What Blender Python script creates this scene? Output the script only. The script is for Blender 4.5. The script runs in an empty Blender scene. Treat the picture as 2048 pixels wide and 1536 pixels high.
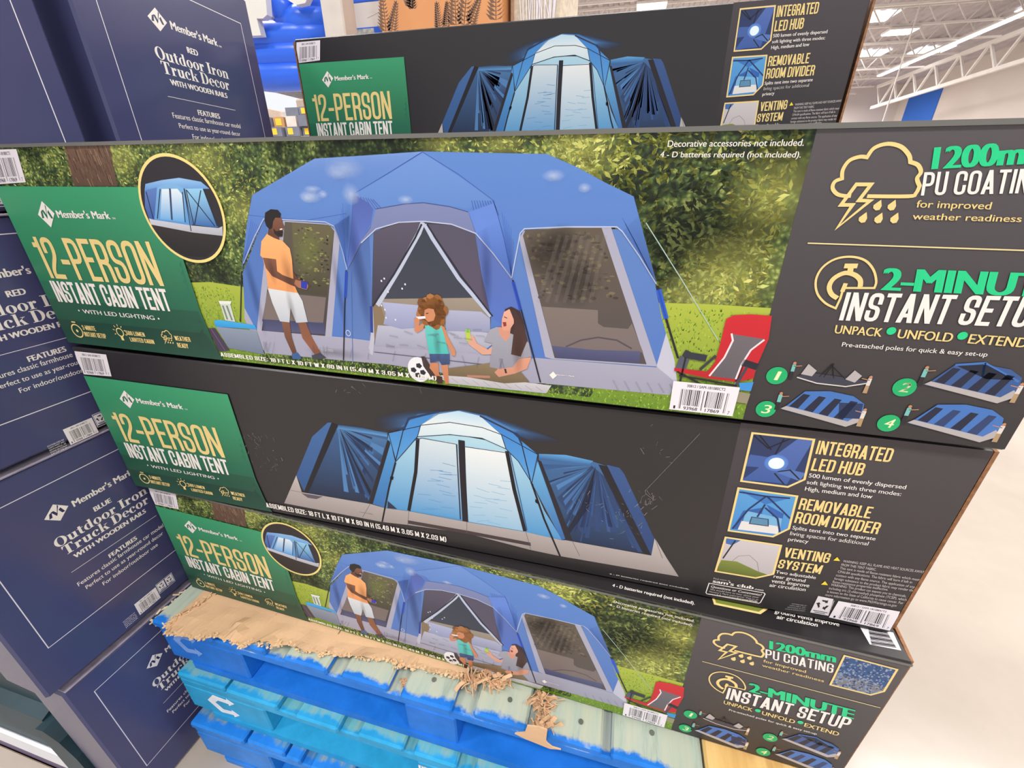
import bpy, bmesh, math, random
from mathutils import Vector, Matrix
from mathutils.geometry import tessellate_polygon

# ------------------------------------------------------------------ camera, world, light, exposure
SC = bpy.context.scene
COL = SC.collection
R0 = ((0.96892663, -0.00163118, 0.24734293), (0.10761061, 0.90316325, -0.41559127), (-0.22271314, 0.42929417, 0.87527445))
FPX = 850.186
EYE = 1.25
def row_w(r): return Vector((r[0], r[2], -r[1]))
cx_, cy_, cz_ = row_w(R0[0]), row_w(R0[1]), row_w(R0[2])
cam_d = bpy.data.cameras.new('camera'); cam = bpy.data.objects.new('camera', cam_d); COL.objects.link(cam)
m = Matrix.Identity(4)
for i in range(3):
    m[i][0] = cx_[i]; m[i][1] = -cy_[i]; m[i][2] = -cz_[i]
m[2][3] = EYE
cam.matrix_world = m
cam_d.sensor_width = 36; cam_d.lens = FPX / 2048 * 36; cam_d.clip_start = 0.02; cam_d.clip_end = 300
SC.camera = cam
SC.view_settings.view_transform = 'Standard'; SC.view_settings.look = 'None'
SC.view_settings.gamma = 1; SC.view_settings.use_curve_mapping = False
SC.view_settings.exposure = 0.0
SC.cycles.max_bounces = 6; SC.cycles.diffuse_bounces = 3; SC.cycles.glossy_bounces = 3
SC.cycles.transparent_max_bounces = 24
SC.cycles.use_denoising = True
W = bpy.data.worlds.new('world'); SC.world = W; W.use_nodes = True
W.node_tree.nodes['Background'].inputs[0].default_value = (0.95, 0.96, 1.0, 1)
W.node_tree.nodes['Background'].inputs[1].default_value = 1.0
def area(name, loc, sx, sy, power, rot=(0, 0, 0), col=(1, 0.97, 0.93)):
    l = bpy.data.lights.new(name, 'AREA'); l.shape = 'RECTANGLE'; l.size = sx; l.size_y = sy; l.energy = power; l.color = col
    o = bpy.data.objects.new(name, l); COL.objects.link(o); o.location = loc; o.rotation_euler = rot
    return o
for k, (lx, ly) in enumerate([(-6, -3), (0, -3), (6, -3), (-6, 4.5), (0, 4.5), (6, 4.5), (12, 1), (-12, 1), (12, 7)]):  # overhead lamp grid, with more added on the right to brighten right-facing cartons
    area('lamp_and_fill_light', (lx, ly, 7.9), 2.4, 1.2, 400)
for k, (lx, ly) in enumerate([(-8, 15), (2, 15), (8, 15), (-8, 28), (2, 28), (6, 31), (-8, 41), (2, 41), (12, 41), (14, 47)]):  # added area lights without fixtures, to brighten the far walls and ceiling
    area('lamp_and_fill_light', (lx, ly, 7.6), 3.0, 1.5, 900)

# ------------------------------------------------------------------ colour and material helpers
def lin(c):
    c = c / 255.0
    return c / 12.92 if c <= 0.04045 else ((c + 0.055) / 1.055) ** 2.4
def C(r, g, b, a=1.0): return (lin(r), lin(g), lin(b), a)
MATS = {}
def newmat(name, rough=0.5, spec=0.5):
    m = bpy.data.materials.new(name); m.use_nodes = True; nt = m.node_tree
    b = nt.nodes['Principled BSDF']; b.inputs['Roughness'].default_value = rough; b.inputs['Specular IOR Level'].default_value = spec
    MATS[name] = m
    return m, nt, b
def N(nt, t, **k):
    n = nt.nodes.new(t)
    for a, v in k.items(): setattr(n, a, v)
    return n
def coords(nt, scale=(1, 1, 1), which='Object'):
    t = N(nt, 'ShaderNodeTexCoord'); mp = N(nt, 'ShaderNodeMapping'); mp.inputs['Scale'].default_value = scale
    nt.links.new(t.outputs[which], mp.inputs[0]); return mp.outputs[0]
def noise(nt, vec, scale, detail=3, rough=0.5):
    n = N(nt, 'ShaderNodeTexNoise'); n.inputs['Scale'].default_value = scale; n.inputs['Detail'].default_value = detail
    n.inputs['Roughness'].default_value = rough; nt.links.new(vec, n.inputs['Vector']); return n.outputs['Fac']
def ramp(nt, fac, stops):
    r = N(nt, 'ShaderNodeValToRGB'); el = r.color_ramp.elements
    while len(el) < len(stops): el.new(0.5)
    for e, (p, c) in zip(el, stops): e.position = p; e.color = c
    nt.links.new(fac, r.inputs[0]); return r.outputs[0]
def bump(nt, b, h, strength=0.2, dist=0.002):
    n = N(nt, 'ShaderNodeBump'); n.inputs['Strength'].default_value = strength; n.inputs['Distance'].default_value = dist
    nt.links.new(h, n.inputs['Height']); nt.links.new(n.outputs[0], b.inputs['Normal'])
def mixc(nt, fac, a, b):
    n = N(nt, 'ShaderNodeMix', data_type='RGBA')
    for s, v in ((0, fac), (6, a), (7, b)):
        if hasattr(v, 'type') and hasattr(v, 'links'): nt.links.new(v, n.inputs[s])
        else: n.inputs[s].default_value = v
    return n.outputs[2]
def simple(name, col, rough=0.5, spec=0.5, var=0.12, nscale=8.0, bmp=0.0, bscale=60.0, metal=0.0):
    m, nt, b = newmat(name, rough, spec)
    v = coords(nt); f = noise(nt, v, nscale, 4)
    d = tuple(x * (1 - var) for x in col[:3]) + (1,); l = tuple(min(1, x * (1 + var)) for x in col[:3]) + (1,)
    nt.links.new(ramp(nt, f, [(0.3, d), (0.7, l)]), b.inputs['Base Color'])
    if bmp: bump(nt, b, noise(nt, v, bscale, 3), bmp)
    b.inputs['Metallic'].default_value = metal
    return m
def print_mat(name, rough, spec, bmp=0.0):
    m, nt, b = newmat(name, rough, spec)
    a = N(nt, 'ShaderNodeAttribute', attribute_name='Ink')
    nt.links.new(a.outputs['Color'], b.inputs['Base Color'])
    if bmp:
        v = coords(nt, (260, 1, 6)); bump(nt, b, noise(nt, v, 1.0, 2), bmp, 0.0006)
    return m, nt, b, a
M_INK = print_mat('printed_ink', 0.42, 0.35)[0]
_m, _nt, _b, _a = print_mat('printed_ink_soft', 0.42, 0.35)
_tr = N(_nt, 'ShaderNodeBsdfTransparent'); _mx = N(_nt, 'ShaderNodeMixShader')
_nt.links.new(_a.outputs['Alpha'], _mx.inputs[0]); _nt.links.new(_tr.outputs[0], _mx.inputs[1]); _nt.links.new(_b.outputs[0], _mx.inputs[2])
_nt.links.new(_mx.outputs[0], _nt.nodes['Material Output'].inputs[0])
M_SOFT = _m
M_NINK = print_mat('printed_ink_glossy', 0.3, 0.5)[0]
# printed woodland picture: leaves in sun and shade
m, nt, b = newmat('printed_foliage', 0.42, 0.35)
v = coords(nt, (1, 1, 1))
vo = N(nt, 'ShaderNodeTexVoronoi'); vo.inputs['Scale'].default_value = 220; nt.links.new(v, vo.inputs['Vector'])
f1 = noise(nt, v, 9, 4, 0.6); f2 = noise(nt, v, 70, 4, 0.7)
ma = N(nt, 'ShaderNodeMath', operation='MULTIPLY_ADD'); nt.links.new(f2, ma.inputs[0]); ma.inputs[1].default_value = 0.9
nt.links.new(f1, ma.inputs[2])
ms = N(nt, 'ShaderNodeMath', operation='MULTIPLY_ADD'); nt.links.new(vo.outputs['Distance'], ms.inputs[0]); ms.inputs[1].default_value = -0.35; nt.links.new(ma.outputs[0], ms.inputs[2])
nt.links.new(ramp(nt, ms.outputs[0], [(0.55, C(28, 36, 24)), (0.74, C(56, 74, 42)), (0.88, C(100, 122, 62)), (1.0, C(180, 192, 110))]), b.inputs['Base Color'])
# materials
M_BLACK = simple('black_printed_card', C(40, 37, 39), 0.36, 0.5, 0.05, 3, 0.05, 90)
M_KRAFT = simple('kraft_cardboard', C(222, 184, 146), 0.85, 0.2, 0.06, 20, 0.3, 200)
M_KDARK = simple('kraft_edge', C(150, 108, 78), 0.9, 0.2, 0.3, 120, 0.4, 400)
M_NAVY = None
m, nt, b = newmat('navy_gloss_card', 0.2, 0.45)
v = coords(nt); f = noise(nt, v, 3, 3)
nt.links.new(ramp(nt, f, [(0.3, C(66, 69, 108)), (0.7, C(76, 79, 118))]), b.inputs['Base Color'])
vs = coords(nt, (1, 210, 1)); bump(nt, b, noise(nt, vs, 1.0, 1), 0.18, 0.0008)
M_NAVY = m
M_STICK = simple('white_sticker_paper', C(238, 232, 238), 0.4, 0.4, 0.02)
# pallet paints
def paint(name, side, aged, bare, wear):
    m, nt, b = newmat(name, 0.5, 0.4)
    v = coords(nt, (1, 1, 1)); vg = coords(nt, (60, 6, 20))
    g = N(nt, 'ShaderNodeNewGeometry'); sx = N(nt, 'ShaderNodeSeparateXYZ'); nt.links.new(g.outputs['Normal'], sx.inputs[0])
    grain = noise(nt, vg, 1.0, 5, 0.7); f = noise(nt, v, 14, 5, 0.65)
    sp = N(nt, 'ShaderNodeSeparateXYZ'); nt.links.new(v, sp.inputs[0])
    # wear from years of loads: grows away from the front edge of the top deck (object y = 0)
    a = N(nt, 'ShaderNodeMath', operation='MULTIPLY_ADD'); nt.links.new(sp.outputs['Y'], a.inputs[0]); a.inputs[1].default_value = 18; nt.links.new(f, a.inputs[2])
    a2 = N(nt, 'ShaderNodeMath', operation='MULTIPLY_ADD'); nt.links.new(grain, a2.inputs[0]); a2.inputs[1].default_value = 0.16; nt.links.new(a.outputs[0], a2.inputs[2])
    w = ramp(nt, a2.outputs[0], [(wear, (0, 0, 0, 1)), (min(1, wear + 0.13), (1, 1, 1, 1))])
    top = N(nt, 'ShaderNodeMath', operation='GREATER_THAN'); nt.links.new(sx.outputs['Z'], top.inputs[0]); top.inputs[1].default_value = 0.7
    wm = N(nt, 'ShaderNodeMath', operation='MULTIPLY'); nt.links.new(w, wm.inputs[0]); nt.links.new(top.outputs[0], wm.inputs[1])
    sc = ramp(nt, f, [(0.35, side), (0.7, tuple(min(1, x * 1.35 + 0.012) for x in side[:3]) + (1,))])
    agc = ramp(nt, grain, [(0.25, tuple(x * 0.66 for x in aged[:3]) + (1,)), (0.45, aged), (0.75, bare)])
    nt.links.new(mixc(nt, wm.outputs[0], sc, agc), b.inputs['Base Color'])
    bump(nt, b, grain, 0.35, 0.002)
    return m
M_PAL = [paint('blue_pallet_paint', C(10, 112, 206), C(176, 190, 176), C(196, 196, 174), 0.70),
         paint('teal_pallet_paint', C(30, 150, 200), C(96, 176, 190), C(150, 176, 160), 0.72),
         paint('mid_blue_pallet_paint', C(18, 118, 206), C(60, 136, 190), C(170, 160, 130), 0.85)]
M_PALI = paint('sheltered_pallet_wood', C(60, 120, 150), C(120, 128, 118), C(140, 130, 110), 0.3)
m, nt, b = newmat('new_pine_board', 0.6, 0.3)
v = coords(nt, (30, 2.2, 30)); g = noise(nt, v, 1.0, 5, 0.6)
v2 = coords(nt, (9, 3, 9)); g2 = noise(nt, v2, 1.4, 3)
c1 = ramp(nt, g, [(0.3, C(206, 160, 96)), (0.55, C(232, 192, 122)), (0.8, C(240, 208, 146))])
nt.links.new(mixc(nt, ramp(nt, g2, [(0.6, (0, 0, 0, 1)), (0.68, (1, 1, 1, 1))]), c1, C(176, 110, 58)), b.inputs['Base Color'])
M_PINE = m
M_NAIL = simple('nail_steel', C(112, 118, 106), 0.5, 0.5, 0.2, 40, metal=0.4)
M_WPAINT = simple('white_stencil_paint', C(232, 238, 246), 0.6, 0.3, 0.08, 40)
M_FPAINT = simple('faded_stencil_paint', C(120, 160, 226), 0.6, 0.3, 0.15, 60)

# ------------------------------------------------------------------ object helpers
def tag(o, label=None, cat=None, group=None, kind=None):
    for k, v in (('label', label), ('category', cat), ('group', group), ('kind', kind)):
        if v: o[k] = v
    return o
def empty(name, loc, rz=0.0):
    o = bpy.data.objects.new(name, None); o.empty_display_size = 0.05; COL.objects.link(o)
    o.location = loc; o.rotation_euler = (0, 0, rz); return o
def link(name, me, mat=None, parent=None, loc=None):
    o = bpy.data.objects.new(name, me); COL.objects.link(o)
    if mat is not None and len(me.materials) == 0:
        for mm in (mat if isinstance(mat, (list, tuple)) else [mat]): me.materials.append(mm)
    if parent: o.parent = parent
    if loc: o.location = loc
    return o
def from_py(name, vs, fs, mat=None, parent=None, loc=None):
    me = bpy.data.meshes.new(name); me.from_pydata([tuple(v) for v in vs], [], fs); me.update()
    return link(name, me, mat, parent, loc)
class MB:
    def __init__(s): s.v = []; s.f = []
    def box(s, x0, x1, y0, y1, z0, z1, b=0.0):
        if b <= 0:
            i = len(s.v)
            s.v += [(x, y, z) for z in (z0, z1) for y in (y0, y1) for x in (x0, x1)]
            s.f += [(i, i+2, i+3, i+1), (i+4, i+5, i+7, i+6), (i, i+1, i+5, i+4), (i+2, i+6, i+7, i+3), (i, i+4, i+6, i+2), (i+1, i+3, i+7, i+5)]
            return s
        # chamfered box: three nested vertex sets
        i = len(s.v); X = (x0, x1); Y = (y0, y1); Z = (z0, z1); idx = {}
        for sx in (0, 1):
            for sy in (0, 1):
                for sz in (0, 1):
                    dx = b if sx == 0 else -b; dy = b if sy == 0 else -b; dz = b if sz == 0 else -b
                    for ax in range(3):
                        p = [X[sx] + dx, Y[sy] + dy, Z[sz] + dz]
                        p[ax] -= (dx, dy, dz)[ax]
                        idx[sx, sy, sz, ax] = len(s.v); s.v.append(tuple(p))
        g = lambda a, bb, c, ax: idx[a, bb, c, ax]
        for k in (0, 1):
            q = [(k, 0, 0), (k, 1, 0), (k, 1, 1), (k, 0, 1)]; s.f.append(tuple(g(*c, 0) for c in (q if k else q[::-1])))
            q = [(0, k, 0), (0, k, 1), (1, k, 1), (1, k, 0)]; s.f.append(tuple(g(*c, 1) for c in (q if k else q[::-1])))
            q = [(0, 0, k), (1, 0, k), (1, 1, k), (0, 1, k)]; s.f.append(tuple(g(*c, 2) for c in (q if k else q[::-1])))
        for a in (0, 1):
            for c in (0, 1):
                s.f.append((g(0, a, c, 1), g(1, a, c, 1), g(1, a, c, 2), g(0, a, c, 2)))
                s.f.append((g(a, 0, c, 0), g(a, 1, c, 0), g(a, 1, c, 2), g(a, 0, c, 2)))
                s.f.append((g(a, c, 0, 0), g(a, c, 1, 0), g(a, c, 1, 1), g(a, c, 0, 1)))
                for e in (0, 1): s.f.append((g(a, c, e, 0), g(a, c, e, 1), g(a, c, e, 2)))
        return s
    def bar(s, p, q, w, h=None):
        p = Vector(p); q = Vector(q); d = (q - p).normalized(); h = h or w
        up = Vector((0, 0, 1)) if abs(d.z) < 0.9 else Vector((0, 1, 0))
        a = d.cross(up).normalized(); c = a.cross(d).normalized(); i = len(s.v)
        for e in (p, q):
            for sa, sc in ((-1, -1), (1, -1), (1, 1), (-1, 1)): s.v.append(tuple(e + a * sa * w / 2 + c * sc * h / 2))
        s.f += [(i+3, i+2, i+1, i), (i+4, i+5, i+6, i+7)] + [(i+k, i+(k+1) % 4, i+4+(k+1) % 4, i+4+k) for k in range(4)]
        return s
    def prism(s, pts, axis, a0, a1):
        """closed outline pts (2D) swept along axis from a0 to a1"""
        n = len(pts); i = len(s.v)
        mk = {0: lambda p, a: (a, p[0], p[1]), 1: lambda p, a: (p[0], a, p[1]), 2: lambda p, a: (p[0], p[1], a)}[axis]
        for a in (a0, a1): s.v += [mk(p, a) for p in pts]
        for t in tessellate_polygon([[Vector((p[0], p[1], 0)) for p in pts]]):
            s.f.append(tuple(i + k for k in t)); s.f.append(tuple(i + n + k for k in t[::-1]))
        s.f += [(i+k, i+(k+1) % n, i+n+(k+1) % n, i+n+k) for k in range(n)]
        return s
    def build(s, name, mat, parent=None, loc=None, smooth=False):
        me = bpy.data.meshes.new(name); me.from_pydata(s.v, [], s.f); me.update()
        bm = bmesh.new(); bm.from_mesh(me); bmesh.ops.recalc_face_normals(bm, faces=bm.faces); bm.to_mesh(me); bm.free()
        if smooth:
            for p in me.polygons: p.use_smooth = True
        return link(name, me, mat, parent, loc)
def copy_tree(o, parent=None):
    c = o.copy(); COL.objects.link(c)
    if parent: c.parent = parent
    for ch in list(o.children): copy_tree(ch, c)
    return c

# ------------------------------------------------------------------ measured poses of the carton faces (metres)
BOXW, BOXH, BOXD = 1.25, 0.2835, 0.342
POSE = {1: (-0.85217, 0.46572, 0.43237, -1.4152), 2: (-0.86312, 0.45641, 0.72175, 0.6140),
        3: (-0.86456, 0.45803, 1.01374, 0.0643), 4: (-0.85569, 1.15195, 1.28739, 0.1877)}
def pray(x, y):
    a = ((x - 1024) / FPX, (y - 768) / FPX, 1.0)
    d = [sum(R0[k][j] * a[k] for k in range(3)) for j in range(3)]
    return Vector((d[0], d[2], -d[1]))
def face_uv(b, x, y):
    """place on carton b's printed face (u right, w up) where a detail of its artwork lies"""
    X, Y, Z, yaw = POSE[b]; yaw = math.radians(yaw)
    ux = Vector((math.cos(yaw), math.sin(yaw), 0)); n = Vector((-math.sin(yaw), math.cos(yaw), 0))
    o = Vector((X, Y, Z - EYE)); d = pray(x, y); t = o.dot(n) / d.dot(n); p = d * t - o
    return (p.dot(ux), p.z)
def onZ(x, y, z):
    d = pray(x, y); t = (z - EYE) / d.z; return Vector((d.x * t, d.y * t, z))
def onY(x, y, Y):
    d = pray(x, y); t = Y / d.y; return Vector((d.x * t, Y, EYE + d.z * t))
CR = {'A': (460, 260, 2.844), 'B': (1000, 260, 2.648), 'G': (0, 260, 3.2), 'R': (1480, 240, 2.327),
      'Q': (1300, 1180, 3.413), 'T': (560, 780, 2.327), 'K': (1380, 820, 3.2), 'L': (130, 680, 3.2), '': (0, 0, 1), 'W': (800, 1200, 3.303)}
class At:
    """map crop coordinates of the artwork to the carton face"""
    def __init__(s, b, c=''): s.b = b; s.c = CR[c]
    def __call__(s, x, y): return face_uv(s.b, s.c[0] + x / s.c[2], s.c[1] + y / s.c[2])
    def px(s, pts): return [s(*p) for p in pts]

# ------------------------------------------------------------------ flat artwork: polygons of ink a hair above the card
def clip(poly, box):
    x0, x1, y0, y1 = box
    def cut(pts, f, ix):
        out = []
        for i in range(len(pts)):
            a, b = pts[i - 1], pts[i]; fa, fb = f(a), f(b)
            if (fa >= 0) != (fb >= 0): t = fa / (fa - fb); out.append(tuple(a[k] + (b[k] - a[k]) * t for k in range(len(a))))
            if fb >= 0: out.append(b)
        return out
    for f in (lambda p: p[0] - x0, lambda p: x1 - p[0], lambda p: p[1] - y0, lambda p: y1 - p[1]):
        poly = cut(poly, f, 0)
        if len(poly) < 3: return []
    return poly
STEP = 0.000012
class Art:
    def __init__(s, box=(0.002, BOXW - 0.002, 0.002, BOXH - 0.0005)): s.v = []; s.f = []; s.c = []; s.box = box; s.n = 1; s.sub = 0.0
    def tri(s, pts, cols):
        i = len(s.v); y = -s.n * STEP - s.sub
        s.v += [(p[0], y, p[1]) for p in pts]; s.c += cols; s.f.append(tuple(range(i, i + len(pts))))
    def poly(s, pts, col, col2=None, axis=None, up=True):
        """col..col2: gradient between the two axis points (default: top to bottom)"""
        if s.box: pts = clip([tuple(p) for p in pts], s.box)
        if len(pts) < 3: return s
        if col2:
            if axis is None: axis = ((0, max(p[1] for p in pts)), (0, min(p[1] for p in pts)))
            (ax, ay), (bx, by) = axis; dx, dy = bx - ax, by - ay; L = dx * dx + dy * dy or 1
            def cf(p): 
                t = min(1, max(0, ((p[0] - ax) * dx + (p[1] - ay) * dy) / L)); return tuple(col[k] + (col2[k] - col[k]) * t for k in range(4))
        else: cf = lambda p: col
        if len(pts) == 3: s.tri(pts, [cf(p) for p in pts])
        else:
            i = len(s.v); y = -s.n * STEP - s.sub
            s.v += [(p[0], y, p[1]) for p in pts]; s.c += [cf(p) for p in pts]
            for t in tessellate_polygon([[Vector((p[0], p[1], 0)) for p in pts]]):
                if len(set(t)) == 3: s.f.append(tuple(i + k for k in t))
        if up: s.n += 1
        return s
    def line(s, pts, w, col, closed=False, up=True):
        n = len(pts); P = [Vector(p) for p in pts]; L = []; Rr = []
        for i in range(n):
            a = P[i - 1] if (i > 0 or closed) else None; b = P[(i + 1) % n] if (i < n - 1 or closed) else None
            d1 = (P[i] - a).normalized() if a is not None else None; d2 = (b - P[i]).normalized() if b is not None else None
            d = (d1 or d2) if (d1 is None or d2 is None) else (d1 + d2)
            if d.length < 1e-6: d = d2
            d = d.normalized(); nn = Vector((-d.y, d.x)); dd = d2 or d1
            k = max(0.5, nn.dot(Vector((-dd.y, dd.x)))); o = nn * (w / 2 / k); L.append(P[i] + o); Rr.append(P[i] - o)
        for i in range(n if closed else n - 1):
            j = (i + 1) % n; s.poly([L[i], L[j], Rr[j], Rr[i]], col, up=False)
        if up: s.n += 1
        return s
    def disc(s, c, rx, ry, col, n=24, col2=None, up=True, rot=0.0):
        P = [(c[0] + rx * math.cos(2 * math.pi * k / n + rot), c[1] + ry * math.sin(2 * math.pi * k / n + rot)) for k in range(n)]
        if col2 is None: return s.poly(P, col, up=up)
        for k in range(n):
            t = [tuple(c) + tuple(col), P[k] + tuple(col2), P[(k + 1) % n] + tuple(col2)]
            t = clip(t, s.box) if s.box else t
            if len(t) >= 3: s.tri([q[:2] for q in t], [tuple(q[2:]) for q in t])
        if up: s.n += 1
        return s
    def ring(s, c, rx, ry, w, col, n=40):
        return s.line([(c[0] + rx * math.cos(2 * math.pi * k / n), c[1] + ry * math.sin(2 * math.pi * k / n)) for k in range(n)], w, col, True)
    def glyphs(s, G, o, ex, ey, col, up=True):
        """G = (verts, faces) with cap height 1 and width 1; o origin, ex, ey axes"""
        i = len(s.v); y = -s.n * STEP; vs = []; lv = G[2] if len(G) > 2 else None
        for (a, b) in G[0]:
            px, pz = o[0] + ex[0] * a + ey[0] * b, o[1] + ex[1] * a + ey[1] * b; vs.append((px, pz))
        for fi, f in enumerate(G[1]):
            P = [vs[k] for k in f]; s.sub = (fi * 7 % 31) * 2.5e-6
            if s.box and any(not (s.box[0] <= p[0] <= s.box[1] and s.box[2] <= p[1] <= s.box[3]) for p in P): s.poly(P, col, up=False)
            else: s.tri(P, [col] * len(P))
        s.sub = 0.0
        if up: s.n += 1
        return s
    def build(s, name, mat, parent=None, loc=None):
        me = bpy.data.meshes.new(name); me.from_pydata(s.v, [], s.f)
        ca = me.color_attributes.new('Ink', 'FLOAT_COLOR', 'POINT')
        ca.data.foreach_set('color', [x for c in s.c for x in (c if len(c) == 4 else tuple(c) + (1,))])
        bm = bmesh.new(); bm.from_mesh(me)
        for f in bm.faces:
            if f.normal.y > 0: f.normal_flip()
        bm.to_mesh(me); bm.free(); me.update()
        o = link(name, me, mat, parent, loc); return o

# ------------------------------------------------------------------ lettering
_FC = {}
def bfont(txt, bold=0.0):
    """Blender's built-in face as (verts, faces), normalised to cap height 1 and advance 1"""
    key = (txt, bold)
    if key in _FC: return _FC[key]
    if bold > .005: G = heavy(txt, 0.0, bold * 2.2); _FC[key] = G; return G
    bold = 0.0; key = (txt, bold)
    def mesh_of(t):
        cu = bpy.data.curves.new('t', 'FONT'); cu.body = t; cu.resolution_u = 4; cu.offset = bold; cu.fill_mode = 'FRONT'
        o = bpy.data.objects.new('t', cu); me = bpy.data.meshes.new_from_object(o)
        vs = [(v.co.x, v.co.y) for v in me.vertices]; fs = [tuple(p.vertices) for p in me.polygons]
        bpy.data.objects.remove(o); bpy.data.curves.remove(cu); bpy.data.meshes.remove(me); return vs, fs
    if ('H', bold) not in _FC:
        hv, _ = mesh_of('H'); _FC[('H', bold)] = (min(p[1] for p in hv), max(p[1] for p in hv))
    y0, y1 = _FC[('H', bold)]
    vs, fs = mesh_of(txt); x0 = min(p[0] for p in vs); x1 = max(p[0] for p in vs)
    G = ([((p[0] - x0) / (x1 - x0), (p[1] - y0) / (y1 - y0)) for p in vs], fs)
    _FC[key] = G; return G
def heavy(txt, bold=0.0, dx=0.075):
    """extra-bold: the letter faces laid three times side by side"""
    key = ('h', txt, bold, dx)
    if key in _FC: return _FC[key]
    V, F = bfont(txt, 0.0)[:2]; n = len(V); asp = max(2.0, .78 * len(txt)); d = dx / asp
    G = ([(x + k * d, y) for k in (-1, 0, 1) for x, y in V], [tuple(i + k * n for i in f) for k in (0, 1, 2) for f in F], [k for k in (0, 1, 2) for f in F])
    x0 = -d; w = 1 + 2 * d; G = ([((x - x0) / w, y) for x, y in G[0]], G[1], G[2]); _FC[key] = G; return G
def smooth(pts, n=4, closed=False):
    out = []; m_ = len(pts)
    for i in range(m_ if closed else m_ - 1):
        g_ = lambda k: pts[k % m_] if closed else pts[max(0, min(m_ - 1, k))]
        a, b, c, d = g_(i - 1), g_(i), g_(i + 1), g_(i + 2)
        for k in range(n):
            t = k / n; out.append(tuple(.5 * (2 * b[j] + (c[j] - a[j]) * t + (2 * a[j] - 5 * b[j] + 4 * c[j] - d[j]) * t * t + (3 * b[j] - a[j] - 3 * c[j] + d[j]) * t ** 3) for j in (0, 1)))
    if not closed: out.append(tuple(pts[-1]))
    return out
def arcs(pts, cusps):
    out = []; st_ = 0
    for c in list(cusps) + [len(pts) - 1]: out += smooth(pts[st_:c + 1])[:-1]; st_ = c
    return out + [tuple(pts[-1])]
def inpoly(p, P):
    c = False
    for i in range(len(P)):
        a, b = P[i - 1], P[i]
        if (a[1] > p[1]) != (b[1] > p[1]) and p[0] < (b[0] - a[0]) * (p[1] - a[1]) / (b[1] - a[1]) + a[0]: c = not c
    return c
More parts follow.
